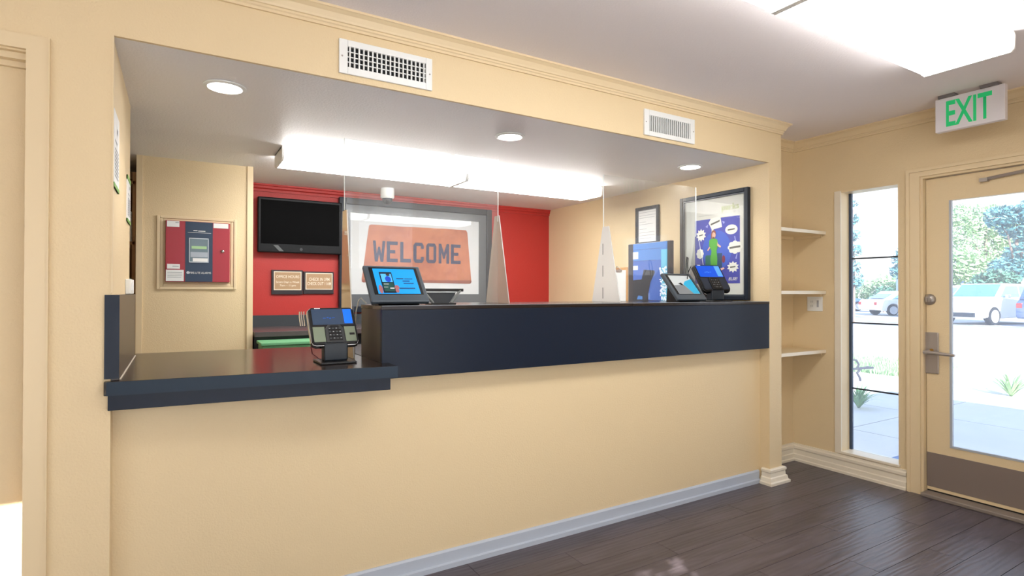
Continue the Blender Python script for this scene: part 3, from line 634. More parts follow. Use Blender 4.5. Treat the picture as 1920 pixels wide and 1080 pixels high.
# black folding stand behind the first tablet
fs = thing('tablet_stand', (1.1, 2.56, ZT), 'black metal folding stand behind the blue-screened tablet', 'stand')
B(1.00, 1.235, 2.53, 2.542, 1.292, 1.307).build('top_bar', BLACK, fs, bev=.002)
MB().tube([(1.218, 2.536, 1.298), (1.162, 2.52, ZT+.006)], .007, 8).build('leg', GREYM, fs)
MB().tube([(1.018, 2.536, 1.298), (1.068, 2.52, ZT+.006)], .007, 8).build('leg', GREYM, fs)
MB().prism([(1.03, 2.545, 1.288), (1.20, 2.545, 1.288), (1.155, 2.535, ZT+.002), (1.075, 2.535, ZT+.002)], (0, .006, 0)).build('back_plate', mat('dark_navy_plate', (26, 34, 42), .4), fs)
MB().box(1.05, 1.18, 2.50, 2.58, ZT, ZT+.006).build('foot', BLACK, fs)

# ------------------------------------------------------------------ card terminals
def card_terminal(name, o, yaw, w_, L, zb, side, scr, label, sc=1.0):
    """o: base centre on the counter, yaw about Z, w_/L face size, zb: height of the face's lower edge"""
    t = thing('card_terminal', o, label, 'card terminal', 'card terminals')
    Rz = Matrix.Translation(V(o)) @ Matrix.Rotation(yaw, 4, 'Z')
    up = V((0, .115, .158)).normalized(); nrm = V((1, 0, 0)).cross(up); q = V((-w_/2, -.035, zb))
    M = Rz @ Matrix(((1, up.x, nrm.x, q.x), (0, up.y, nrm.y, q.y), (0, up.z, nrm.z, q.z), (0, 0, 0, 1)))
    cr = [(0, .02), (.006, .006), (.02, 0), (w_-.02, 0), (w_-.006, .006), (w_, .02), (w_, L-.014), (w_-.014, L), (.014, L), (0, L-.014)]
    MB(M).prism([(x, y, -.030) for x, y in cr], (0, 0, .022)).build('shell', CHROME if side else BLACK, t, bev=.003)
    MB(M).prism([(.004+x*(w_-.008)/w_, .004+y*(L-.008)/L, -.008) for x, y in cr], (0, 0, .009)).build('face', BLACK, t, bev=.002)
    MB(M).box(.016, w_-.014, L*.52, L-.012, .001, .0022).build('screen', scr, t)
    o0 = M @ V((0, 0, .0022)); rr = (M.to_3x3() @ V((1, 0, 0))); uu = (M.to_3x3() @ V((0, 1, 0)))
    P = Plane(o0, rr, uu, .0009)
    return t, M, P, Rz
def term_details(t, M, P, Rz, w_, L, zb, side, bar, glyph):
    P.shapes('screen_bar', [rect(w_*.74, w_-.017, L*.54, L-.014)], bar, t)
    P.shapes('screen_glyph', [rect(w_*.3, w_*.36, L*.68, L*.70), rect(w_*.38, w_*.42, L*.69, L*.72), rect(w_*.43, w_*.47, L*.67, L*.70), rect(w_*.49, w_*.55, L*.69, L*.705)], glyph, t)
    P.shapes('header_mark', [rect(.03, .055, L-.0105, L-.007)], PAPER, t)
    if side:
        for (x0, x1) in ((.012, w_*.30), (w_*.71, w_-.012)): MB(M).box(x0, x1, .014, L*.46, .001, .003).build('side_plate', side, t, bev=.001)
        MB(M).box(w_-.04, w_-.018, .045, .055, .003, .0045).build('stylus_slot', BLACK, t)
    else:
        for (x0, x1) in ((.010, w_*.30), (w_*.71, w_-.010)): MB(M).box(x0, x1, .014, L*.46, .001, .003).build('side_plate', mat('dark_side_plate', (34, 44, 60), .35), t, bev=.001)
    hood = [(w_*.30, .008), (w_*.70, .008), (w_*.69, L*.40), (w_*.62, L*.50), (w_*.38, L*.50), (w_*.31, L*.40)]
    MB(M).prism([(x, y, .001) for x, y in hood], (0, 0, .007)).build('keypad_hood', mat('hood_grey', (56, 58, 60), .35) if side else BLACK, t, bev=.002)
    well = [(w_*.36, .016), (w_*.64, .016), (w_*.63, L*.38), (w_*.58, L*.47), (w_*.42, L*.47), (w_*.37, L*.38)]
    MB(M).prism([(x, y, .008) for x, y in well], (0, 0, .0012)).build('key_well', BLACK, t); kw = children(t)[-1] if False else bpy.data.objects[list(ORG)[-1]]
    for i in range(4):
        for j in range(4):
            x = w_*(.395+.07*i); y = .026+j*L*.085
            MB(M).box(x-.0045, x+.0045, y-.003, y+.003, .009, .0115).build('key', mat('key_dark', (72, 76, 80), .4), kw)
            if (i+j) % 2: P.shapes('key_print', [rect(x-.002, x+.002, y-.001, y+.001)], PAPER, kw, k=10.6)
    MB(Rz).box(-.075, .075, -.085, .075, 0, .009).build('base_plate', BLACK, t, bev=.003)
    MB(Rz).box(-.05, .05, -.032, .028, .009, zb+.012).build('column', mat('column_navy', (26, 36, 46), .4), t, bev=.006)
    MB(M).box(w_*.2, w_*.8, .01, .10, -.05, -.031).build('cradle', BLACK, t, bev=.003)
zb1 = .079
t, M, P, Rz = card_terminal('a', (.592, 2.485, .985), 0, .204, .195, zb1, True, mat('slate_screen', (46, 62, 84), .3, emit=.4), 'silver rimmed card terminal on a stem on the low counter')
term_details(t, M, P, Rz, .204, .195, zb1, mat('sage_plate', (126, 138, 118), .45), mat('vivid_blue', (0, 92, 220), .4, emit=.8), mat('dim_blue', (30, 76, 150), .4, emit=.5))
for kx in (-.012, -.022, -.03): MB(M).tube([(kx, .11, -.02), (kx, .16, -.02), (kx+.003, .185, -.02)], .003, 6).build('card_reader_rib', CHROME, t)
MB().tube([(.50, 2.52, 1.055), (.51, 2.54, 1.02), (.535, 2.52, .998), (.56, 2.51, .995)], .0022, 6).build('cable', mat('dark_red_cable', (90, 30, 36), .5), t)
zb2 = .07
t, M, P, Rz = card_terminal('b', (3.075, 2.50, ZT), math.radians(-13), .215, .222, zb2, None, mat('royal_screen', (0, 62, 168), .3, emit=.8), 'dark card terminal with royal blue screen before the large poster')
term_details(t, M, P, Rz, .215, .222, zb2, None, mat('bar_blue', (70, 130, 210), .4, emit=.7), mat('pale_glyph', (60, 120, 210), .4, emit=.6))
MB().tube([(2.93, 2.60, 1.40), (2.925, 2.60, 1.48), (2.918, 2.59, 1.52), (2.908, 2.59, 1.525), (2.902, 2.59, 1.49), (2.91, 2.60, 1.42), (2.93, 2.60, 1.30)], .0035, 7).build('cable', BLACK, t, smooth=True)
cb = MB().tube([(2.91, 2.56, 1.46), (2.885, 2.56, 1.42), (2.872, 2.56, 1.36), (2.872, 2.56, 1.30), (2.878, 2.56, ZT+.004)], .0028, 7).build('data_cable', BLACK, None, smooth=True)
tag(cb, 'thin black cord hanging left of the dark card terminal', 'cable')
cb = MB().tube([(2.84, 2.53, 1.34), (2.90, 2.52, 1.325), (2.96, 2.50, 1.285), (2.985, 2.49, 1.265)], .0035, 7).build('data_cable', BLACK, None, smooth=True)
tag(cb, 'black cord running from the beach-picture tablet to the terminal', 'cable')
cb = MB().tube([(.764, 2.60, 1.236), (.738, 2.60, 1.262), (.728, 2.60, 1.25), (.722, 2.62, 1.20), (.722, 2.64, 1.10), (.725, 2.66, .989)], .0028, 7).build('data_cable', mat('pale_cord', (186, 178, 162), .5), None, smooth=True)
tag(cb, 'pale cord dropping off the end of the raised counter', 'cable')

# papers on the low counter behind the terminal
pp = thing('paper_stack', (.745, 2.95, .985), 'white stack of paper against the raised counter end', 'paper')
B(.72, .755, 2.90, 3.1, .985, 1.03).build('sheets', PAPER, pp); B(.72, .755, 2.90, 3.1, 1.03, 1.032).build('cover_sheet', WHITE, pp)

# ------------------------------------------------------------------ right office wall: certificate, poster, clipboard, screen
XW = XP0
ct = thing('framed_certificate', (XW, 3.46, 1.7), 'small black framed certificate left of the large poster', 'picture')
def xframe(y0, y1, z0, z1, w, d, t, m=FRAME):
    """frame on the right office wall (faces -X); y0 > y1"""
    MB().box(XW-d, XW, y0-w, y0, z0, z1).box(XW-d, XW, y1, y1+w, z0, z1).box(XW-d, XW, y1+w, y0-w, z1-w, z1).box(XW-d, XW, y1+w, y0-w, z0, z0+w).build('frame', m, t, bev=.004)
    MB().box(XW-d*.8, XW, y0-w-.008, y0-w, z0+w, z1-w).box(XW-d*.8, XW, y1+w, y1+w+.008, z0+w, z1-w).box(XW-d*.8, XW, y1+w+.008, y0-w-.008, z1-w-.008, z1-w).box(XW-d*.8, XW, y1+w+.008, y0-w-.008, z0+w, z0+w+.008).build('frame_lip', mat('frame_lip', (58, 66, 78), .3), t)
xframe(3.612, 3.34, 1.688, 2.018, .022, .02, ct)
B(XW-.008, XW, 3.362, 3.59, 1.71, 1.996).build('sheet', PAPER, ct)
P = Plane((XW-.008, 3.612, 1.688), (0, -1, 0), (0, 0, 1))
P.shapes('print', [rect(.05, .22, .30, .304), rect(.04, .23, .28, .283), rect(.04, .23, .255, .258), rect(.04, .22, .235, .238), rect(.04, .12, .20, .203), rect(.04, .2, .18, .183), rect(.04, .13, .14, .143), rect(.04, .22, .11, .113), rect(.04, .22, .085, .088), rect(.04, .18, .06, .063)], FAINT, ct)
po = thing('framed_poster', (XW, 2.79, 1.235), 'large black framed poster of a woman in green dress on blue', 'picture')
xframe(3.10, 2.487, 1.238, 2.026, .03, .032, po)
B(XW-.012, XW, 2.517, 3.07, 1.268, 1.996).build('mount_board', mat('mount_grey', (214, 216, 208), .6), po)
P = Plane((XW-.012, 3.10, 1.238), (0, -1, 0), (0, 0, 1))
# coordinates on the poster: x to the right along the wall, y up
P.shapes('blue_field', [rect(.135, .535, .118, .600)], mat('poster_blue', (72, 78, 168), .5), po)
P.shapes('blue_glow', [ell(.335, .36, .13, .15)], mat('poster_blue_light', (66, 94, 190), .5), po, k=1.4)
P.text('title_lettering', 'perks', .455, .665, .145, .058, mat('poster_lime', (160, 178, 84), .6), po)
P.shapes('small_print', [rect(.17, .53, .628, .632)], mat('small_print', (186, 190, 184), .6), po)
WB = mat('bubble_white', (226, 228, 220), .6)
P.shapes('speech_bubble', [star(.195, .485, .048, .05)], WB, po, k=2)
P.shapes('speech_bubble', [[(.265, .57), (.285, .60), (.37, .615), (.385, .53), (.31, .52), (.295, .48), (.292, .522)]], WB, po, k=2)
P.shapes('speech_bubble', [ell(.465, .505, .052, .035, 24)], WB, po, k=2)
P.shapes('speech_bubble', [cloud(.495, .375, .062, .048)], WB, po, k=2)
P.shapes('speech_bubble', [cloud(.185, .345, .035, .04)], WB, po, k=2)
P.shapes('speech_bubble', [star(.478, .235, .052, .042)], WB, po, k=2)
P.shapes('bubble_tail', [[(.488, .455), (.497, .455), (.505, .42), (.496, .42)], [(.498, .295), (.51, .33), (.516, .33), (.508, .29)], [(.385, .575), (.41, .565), (.40, .55)], [(.235, .545), (.26, .56), (.255, .535)]], mat('tail_lilac', (150, 156, 216), .6), po, k=2)
P.shapes('bubble_text', [[(.175, .478), (.213, .484), (.213, .492), (.175, .486)], [(.285, .55), (.366, .572), (.366, .585), (.285, .563)], [(.435, .498), (.495, .502), (.495, .512), (.435, .508)], [(.45, .365), (.54, .372), (.54, .386), (.45, .379)], [(.455, .228), (.5, .232), (.5, .242), (.455, .238)]], mat('bubble_ink', (104, 104, 98), .6), po, k=3)
P.text('poster_lettering', 'ELSE!', .478, .150, .075, .022, WB, po, k=2, bold=.02, shear=.25)
P.shapes('suitcase_print', [[(.235, .225), (.295, .225), (.295, .32), (.285, .33), (.245, .33), (.235, .32)]], mat('suitcase_teal', (62, 118, 104), .6), po, k=2)
P.shapes('dark_case_print', [[(.345, .235), (.385, .235), (.385, .34), (.345, .34)]], mat('case_slate', (46, 74, 104), .6), po, k=2)
P.shapes('red_flower_print', [ell(.398, .295, .014, .028)], mat('print_maroon', (120, 50, 70), .6), po, k=2)
P.shapes('dress_print', [[(.288, .225), (.282, .30), (.292, .36), (.270, .40), (.272, .44), (.292, .452), (.322, .452), (.345, .44), (.352, .40), (.338, .36), (.345, .30), (.342, .225)]], mat('dress_green', (92, 168, 70), .6), po, k=3)
P.shapes('skin_print', [ell(.312, .474, .018, .024), [(.305, .45), (.32, .45), (.318, .465), (.306, .465)], [(.345, .425), (.352, .41), (.378, .39), (.372, .38), (.345, .395)], [(.275, .395), (.282, .385), (.262, .362), (.255, .368)], [(.27, .225), (.36, .225), (.40, .235), (.41, .225), (.36, .205), (.29, .200)]], mat('skin_peach', (222, 180, 158), .6), po, k=4)
P.shapes('hair_print', [[(.292, .445), (.290, .485), (.300, .510), (.318, .514), (.332, .50), (.334, .47), (.328, .49), (.31, .50), (.300, .485), (.300, .455)]], mat('hair_auburn', (150, 96, 80), .6), po, k=5)
B(XW-.0235, XW-.021, 2.525, 3.06, 1.276, 1.988).build('glazing', glassy('anti_glare_glass', (1, 1, 1), gl=.3), po)
cb_ = thing('clipboard', (XW, 3.80, 1.2), 'clipboard with white sheets hung behind the white fin', 'clipboard')
B(XW-.008, XW, 3.722, 3.93, 1.17, 1.512).build('board', mat('clip_wood', (214, 160, 96), .5), cb_, bev=.002)
B(XW-.011, XW-.008, 3.738, 3.92, 1.17, 1.488).build('sheet', PAPER, cb_)
MB().box(XW-.022, XW-.008, 3.79, 3.88, 1.475, 1.495).tube([(XW-.02, 3.79, 1.49), (XW-.026, 3.835, 1.525), (XW-.02, 3.88, 1.49)], .004, 6).build('clip', STEEL, cb_)
# glossy dark screen; window and chair reflections painted on as faintly glowing shapes
mo = thing('desk_monitor', (3.12, 3.14, .97), 'upright dark-framed monitor with blue reflections painted on, under the small certificate', 'monitor')
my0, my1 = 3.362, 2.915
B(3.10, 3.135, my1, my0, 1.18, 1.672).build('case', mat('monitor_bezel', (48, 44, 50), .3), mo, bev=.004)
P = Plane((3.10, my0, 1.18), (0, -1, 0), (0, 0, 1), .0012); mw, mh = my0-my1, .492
P.shapes('screen', [rect(.058, mw-.03, .05, mh-.004)], mat('reflection_blue', (74, 126, 196), .2, emit=.28), mo)
P.shapes('painted_reflection', [rect(.058, mw-.03, .05, .355)], mat('reflection_blue_low', (66, 104, 186), .2, emit=.22), mo, k=1.5)
P.shapes('painted_reflection', [rect(.058, .115, .37, .425), rect(.06, .112, .285, .318)], mat('reflection_white', (232, 238, 246), .3, emit=.25), mo, k=2)
P.shapes('painted_reflection', [rect(.058, .30, .352, .356), rect(.06, mw-.09, .44, .443)], mat('reflection_line', (44, 78, 140), .3, emit=.2), mo, k=2)
P.shapes('painted_reflection', [rect(mw-.09, mw-.03, .05, .43)], mat('reflection_cyan', (88, 172, 200), .3, emit=.4), mo, k=2)
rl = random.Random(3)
P.shapes('reflected_foliage', [ell(mw-.06+rl.uniform(-.04, .026), rl.uniform(.055, .30), rl.uniform(.004, .011), rl.uniform(.004, .012), 7) for _ in range(70)], mat('reflection_white', (232, 238, 246)), mo, k=3)
P.shapes('reflected_silhouette', [[(0.058, .05), (0.058, .205), (.155, .21), (.178, .285), (.29, .275), (.295, .26), (.25, .19), (.225, .10), (.225, .05)]], mat('reflection_dark', (34, 40, 50), .3), mo, k=4)
P.shapes('painted_reflection', [[(.105, .055), (.165, .055), (.165, .08), (.12, .085)]], mat('reflection_blue', (74, 126, 196)), mo, k=5)
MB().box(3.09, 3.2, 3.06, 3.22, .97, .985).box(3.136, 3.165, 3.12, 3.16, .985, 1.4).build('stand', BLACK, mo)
wt = thing('work_table', (2.1, 2.95, 0), 'office work surface behind the raised counter', 'desk')
B(.80, XP0-.01, 2.66, 3.42, .93, .97).build('table_top', LAMTOP, wt)
for x in (.82, 2.1, 3.36): B(x, x+.03, 2.68, 3.38, 0, .93).build('leg_panel', BLACK, wt)

# ------------------------------------------------------------------ notices on the left office wall, switch plate, slit store shelf
def notice(y0, y1, z0, z1, label, sk):
    t = thing('wall_notice', (XL, (y0+y1)/2, z0), label, 'notice', 'left wall notices')
    B(XL, XL+.004, y0, y1, z0, z1).build('sheet', PAPER, t)
    G = mat('notice_green', (120, 176, 84), .5)
    B(XL, XL+.0055, y0, y1, z0, z0+.014).build('green_border', G, t)
    if sk: B(XL, XL+.0055, y0, y1, z1-.02, z1).build('green_border', G, t)
    P = Plane((XL+.004, y0, z0), (0, 1, 0), (0, 0, 1), .001); w_ = y1-y0; h = z1-z0
    P.shapes('print', [rect(.03, w_-.03, h*f_, h*f_+.006) for f_ in (.15, .2, .25, .3, .35, .4, .45, .5)]+[rect(.03, w_*.6, h*.6, h*.63), rect(w_*.5, w_*.7, h*.75, h*.82)], FAINT, t)
notice(2.36, 2.56, 1.655, 1.925, 'white notice with green lower edge, nearer the lobby', False)
notice(2.98, 3.175, 1.60, 1.805, 'white notice with green top and bottom, by the office doorway', True)
sw = thing('switch_plate', (XL, 3.05, 1.28), 'small white plate just above the dark side splash', 'outlet')
B(XL, XL+.02, 2.95, 3.17, 1.279, 1.345).build('plate', WHITE, sw, bev=.003); B(XL+.02, XL+.024, 3.02, 3.06, 1.295, 1.33).build('toggle', PAPER, sw)

sh = thing('storage_rack', (-.5, 4.6, 0), 'brown storage rack glimpsed through the gap beside the tan block', 'rack')
BR = mat('rack_brown', (176, 138, 98), .6)
for z in (.35, .80, 1.2, 1.60, 2.0): B(-.75, -.235, 4.45, 4.85, z, z+.02).build('shelf', BR, sh)
for x in (-.75, -.25): 
    for yy in (4.45, 4.83): B(x, x+.02, yy, yy+.02, 0, 2.08).build('post', BR, sh)
B(-.75, -.23, 4.86, 4.88, 0, 2.1).build('back', mat('rack_back', (150, 118, 86), .7), sh)
for z, h, c_, lb in ((1.62, .2, (226, 224, 216), 'white carton on the upper rack shelf'), (1.22, .16, (150, 176, 140), 'pale green carton on the middle rack shelf'), (.82, .28, (214, 206, 190), 'cream carton on the lower rack shelf')):
    t = thing('carton', (-.42, 4.6, z), lb, 'box', 'cartons on the rack')
    B(-.6, -.255, 4.47, 4.75, z, z+h).build('body', mat('carton_%d' % int(z*100), c_, .7), t, bev=.004); B(-.6, -.255, 4.58, 4.63, z+h, z+h+.001).build('tape', mat('tape', (222, 200, 160)), t)

# ------------------------------------------------------------------ outdoors
GZ = -.03
struct(B(X2+.01, 130, -70, 110, -.4, GZ-.012).build('ground', mat('pale_asphalt', (186, 186, 188), .9, var=.08, vscale=.6)))
struct(MB().box(-60, X2+.01, -70, YBK-.2, -.4, GZ-.012).build('ground_back', mat('pale_bounce_ground', (226, 222, 218), .9)))  # ground out of view, made pale to bounce sun onto the ceiling
side = struct(B(X2+.005, 9.7, -2.2, 9.6, -.35, GZ-.008).build('sidewalk', mat('joint_dark', (96, 96, 100), .9)))
CONC = mat('concrete', (204, 202, 200), .85, bump=.1, bscale=40, var=.05, vscale=2)
for i in range(4):
    for j in range(9):
        x0, x1 = X2+.01+i*1.36, X2+.01+(i+1)*1.36-.014; ya, yb = -2.2+j*1.30, -2.2+(j+1)*1.30-.014
        B(x0, x1, ya, yb, GZ-.008, GZ).build('slab', CONC, side)
struct(B(27.4, 27.7, -60, 90, GZ-.012, GZ+.0).build('trim_lot_line', mat('lot_line', (120, 132, 150), .9)))
struct(B(24.6, 25.2, -60, 90, GZ-.012, GZ+.0).build('trim_lot_strip', mat('lot_strip', (150, 160, 178), .9)))
mt = B(4.42, 5.0, .95, 2.27, GZ, GZ+.014).build('door_mat', mat('blue_mat', (36, 96, 160), .9, bump=.3, bscale=200)); tag(mt, 'blue mat on the pavement outside the glass door', 'mat')
mt.modifiers.new('bevel', 'BEVEL').width = .004

def along(u, d): return V((d*(math.sin(YAW)+u*math.cos(YAW)), d*(math.cos(YAW)-u*math.sin(YAW)), GZ))
def px(x): return (x-960)/1049.94

def blade_plant(loc, h, spread, n, label, m):
    t = thing('strappy_plant', loc, label, 'plant'); rr = random.Random(int(loc[0]*100))
    for i in range(n):
        a = rr.uniform(0, 6.28); s_ = rr.uniform(.4, 1); hh = h*rr.uniform(.6, 1.05); dx, dy = math.cos(a), math.sin(a); w_ = .014
        p = []
        for q in range(6):
            f = q/5; r = spread*s_*f; z = hh*(1.5*f-.75*f*f*(.7+s_*.6)); ww = w_*(1-f*.9)
            p.append(((loc[0]+dx*r-dy*ww, loc[1]+dy*r+dx*ww, loc[2]+z), (loc[0]+dx*r+dy*ww, loc[1]+dy*r-dx*ww, loc[2]+z)))
        mb = MB()
        for q in range(5): mb.add([p[q][0], p[q][1], p[q+1][1], p[q+1][0]], [(0, 1, 2, 3)])
        mb.build('leaf', m, t)
    return t
LEAF1 = mat('strap_leaf_green', (112, 168, 104), .5); LEAF2 = mat('strap_leaf_pale', (150, 186, 128), .5)
blade_plant((6.72, 3.47, GZ), .36, .3, 70, 'green strappy plant at the pavement edge, seen through the narrow window', LEAF1)
blade_plant((9.15, 2.86, GZ), .42, .42, 54, 'pale strappy plant at the right, seen through the glass door', LEAF2)

# grass strip
rg = random.Random(11); mb = MB()
for i in range(4200):
    x = rg.uniform(9.75, 11.9); y = rg.uniform(4.45, 6.4); h = rg.uniform(.05, .12); a = rg.uniform(0, 6.28); dx, dy = math.cos(a)*.012, math.sin(a)*.012
    mb.add([(x-dx, y-dy, GZ-.015), (x+dx, y+dy, GZ-.015), (x+rg.uniform(-.03, .03), y+rg.uniform(-.03, .03), GZ+h)], [(0, 1, 2)])
o = mb.build('grass', mat('grass_green', (150, 186, 140), .8)); tag(o, 'pale green grass strip beyond the bench', 'grass', kind='stuff')
struct(B(9.72, 11.95, 4.42, 6.45, GZ-.012, GZ-.004).build('trim_grass_bed', mat('soil_pale', (176, 190, 150), .9)))

# iron bench (end view), outside the narrow window
bn = thing('garden_bench', (8.75, 4.72, GZ), 'black iron bench outside, at the left of the narrow window', 'bench')
IR = mat('iron_black', (50, 52, 66), .5)
bdir = V((.857, -.514, 0)); b0 = V((8.68, 4.56, GZ)); bb = V((.514, .857, 0))
def bp_(s_, d, z): return b0+bdir*s_+bb*d+V((0, 0, z))
for d in (0, 1.1):
    MB().tube([bp_(-.30, d, .02), bp_(-.22, d, .05), bp_(-.18, d, .13), bp_(-.05, d, .17)], .015, 6).tube([bp_(.11, d, .0), bp_(.10, d, .05), bp_(.06, d, .12), bp_(.12, d, .19), bp_(.22, d, .21), bp_(.30, d, .195)], .017, 6).build('leg', IR, bn, smooth=True)
    MB().tube([bp_(-.40, d, .17), bp_(-.1, d, .165), bp_(.10, d, .19), bp_(.30, d, .2)], .019, 6).build('seat_rail', IR, bn, smooth=True)
    MB().tube([bp_(.06, d, .18), bp_(.085, d, .25), bp_(.05, d, .31), bp_(-.05, d, .325), bp_(-.12, d, .30), bp_(-.25, d, .295)], .017, 6).build('arm', IR, bn, smooth=True)
for i in range(4): MB().tube([bp_(-.36+.14*i, 0, .175), bp_(-.36+.14*i, 1.1, .175)], .012, 6).build('slat', IR, bn)

# ---- cars
GLASSC = mat('car_glass', (92, 134, 190), .08, coat=.5); TYRE = mat('tyre', (30, 34, 44), .8); RIM = mat('wheel_silver', (206, 208, 212), .35, metal=.4)
LAMPR = mat('tail_lamp', (200, 40, 48), .3); LAMPW = mat('head_lamp', (226, 232, 240), .2); CBLACK = mat('car_trim', (44, 52, 66), .5)
def car(kind, pos, fwd, rgb, label):
    """pos: ground point under the middle of the car; fwd: heading in plan"""
    t = thing('car', pos, label, 'car'); f = V((fwd[0], fwd[1], 0)).normalized(); l = V((-f.y, f.x, 0)); p = V(pos)
    M = Matrix(((f.x, l.x, 0, p.x), (f.y, l.y, 0, p.y), (0, 0, 1, p.z), (0, 0, 0, 1)))
    paint = mat('paint_%d_%d_%d' % rgb, rgb, .25, coat=.6)
    if kind == 'suv': L, W, H, bh, wr = 4.8, 1.9, 1.74, 1.10, .37; cab = [(-2.32, 0), (-2.15, .60), (.55, .64), (1.28, 0)]
    else: L, W, H, bh, wr = 4.5, 1.76, 1.44, .93, .32; cab = [(-1.75, 0), (-1.0, .50), (.35, .52), (1.15, 0)]
    h = L/2; wx = h-.95 if kind == 'suv' else h-.85; rx = -h+.95
    side_ = [(-h, .42), (-h+.05, .32), (rx-wr*1.18, .28)]
    side_ += [(rx+wr*1.18*math.cos(a), .30+wr*1.18*math.sin(a)+.02) for a in [math.pi-k*math.pi/8 for k in range(9)]]
    side_ += [(wx-wr*1.18, .28)]
    side_ += [(wx+wr*1.18*math.cos(a), .30+wr*1.18*math.sin(a)+.02) for a in [math.pi-k*math.pi/8 for k in range(9)]]
    side_ += [(h-.10, .28), (h, .42), (h-.02, bh*.72), (h-.14, bh*.86), (1.2, bh), (-h+.14, bh), (-h, bh*.8)]
    MB(M).prism([(x, -W/2, z) for x, z in side_], (0, W, 0)).build('body', paint, t, bev=.05, smooth=True)
    g = MB(M); vs = []; top = W/2-.16
    for sgn in (-1, 1):
        for i, (x, z) in enumerate(cab): vs.append((x, sgn*(W/2-.05 if z == 0 else top), bh-.01+z))
    g.add(vs, [(0, 1, 2, 3), (7, 6, 5, 4), (0, 4, 5, 1), (1, 5, 6, 2), (2, 6, 7, 3)]); g.build('cabin', paint, t, bev=.04)
    def sp(x, q, sgn):                                  # point on the cabin side at height fraction q
        zt = cab[1][1]; return (x, sgn*((W/2-.05)*(1-q)+top*q+.006), bh-.01+zt*q)
    for sgn in (-1, 1):
        xa = cab[0][0]+.28; xb = cab[3][0]-.18; mid = -.35
        for (x0, x1, x2, x3) in ((xa+.12, mid-.04, mid-.04, cab[1][0]+.22), (mid+.04, xb-.1, cab[2][0]-.05, mid+.04)):
            MB(M).poly([sp(x0, .10, sgn), sp(x1, .10, sgn), sp(x2, .88, sgn), sp(x3, .88, sgn)]).build('side_window', GLASSC, t)
        MB(M).box(xb-.42, xb-.22, sgn*(W/2)-.06+(.10*sgn), sgn*(W/2)+.06+(.10*sgn), bh+.02, bh+.16).build('wing_mirror', paint, t, bev=.03)
        MB(M).box(mid-.25, mid-.1, sgn*(W/2+.012)-.012, sgn*(W/2+.012)+.012, bh-.18, bh-.15).build('door_handle', CBLACK, t)
        for x in (rx, wx):
            MB(M).lathe([(wr*.6, -.10), (wr*.93, -.11), (wr, -.07), (wr, .07), (wr*.93, .11), (wr*.6, .10)], (x, sgn*(W/2-.12), wr), (0, sgn, 0), 24).build('wheel', TYRE, t, smooth=True)
            MB(M).lathe([(wr*.72, .0), (wr*.72, .012), (wr*.62, .004), (wr*.22, .006), (wr*.16, .016), (.01, .016)], (x, sgn*(W/2-.008), wr), (0, sgn, 0), 24).build('rim', RIM, t, smooth=True)
    c = cab
    MB(M).poly([(c[3][0]-.10, -W/2+.16, bh+.05), (c[3][0]-.10, W/2-.16, bh+.05), (c[2][0]+.06, top-.06, bh+c[2][1]-.06), (c[2][0]+.06, -top+.06, bh+c[2][1]-.06)]).build('windscreen', GLASSC, t).location = tuple(f*.02+V((0, 0, .02)))
    MB(M).poly([(c[0][0]+.04, W/2-.16, bh+.08), (c[0][0]+.04, -W/2+.16, bh+.08), (c[1][0]-.04, -top+.06, bh+c[1][1]-.08), (c[1][0]-.04, top-.06, bh+c[1][1]-.08)]).build('rear_window', GLASSC, t).location = tuple(f*-.03)
    for sgn in (-1, 1):
        MB(M).box(h-.10, h+.01, sgn*(W/2-.28)-.16, sgn*(W/2-.28)+.16, bh*.62, bh*.76).build('headlamp', LAMPW, t, bev=.02)
        MB(M).box(-h-.01, -h+.12, sgn*(W/2-.16)-.13, sgn*(W/2-.16)+.13, bh*.66, bh*.84).build('tail_lamp', LAMPR, t, bev=.02)
    MB(M).box(h-.02, h+.03, -W/2+.2, W/2-.2, .34, .52).build('bumper_grille', CBLACK, t, bev=.02)
    MB(M).box(-h-.03, -h+.02, -W/2+.1, W/2-.1, .36, .55).build('rear_bumper', paint, t, bev=.02)
    return t
RIGHT = V((.857, -.514, 0)); FWD = V((.514, .857, 0))
WHT = (236, 238, 240)
fs_ = along(px(1845), 23.0)
hd = (-RIGHT*.93-FWD*.36).normalized()
car('suv', fs_-hd*1.45+FWD*.75+V((0, 0, -.01)), hd, WHT, 'white car parked outside, its front wheel showing through the glass door')
car('suv', along(px(1775), 30.5)+V((0, 0, -.01)), RIGHT*.9+FWD*.3, (224, 230, 238), 'white car behind the first one, at the left of the door glass')
car('suv', along(px(2064), 21.3)+V((0, 0, -.01)), RIGHT, (96, 122, 170), 'blue car tail at the right edge of the door glass')
car('sedan', along(px(1698), 33.0)+V((0, 0, -.01)), RIGHT, WHT, 'white car seen through the narrow window, its tail lamp at left')
car('sedan', along(px(1560), 41.5)+V((0, 0, -.01)), RIGHT, (52, 92, 160), 'dark blue car far off in the narrow window')

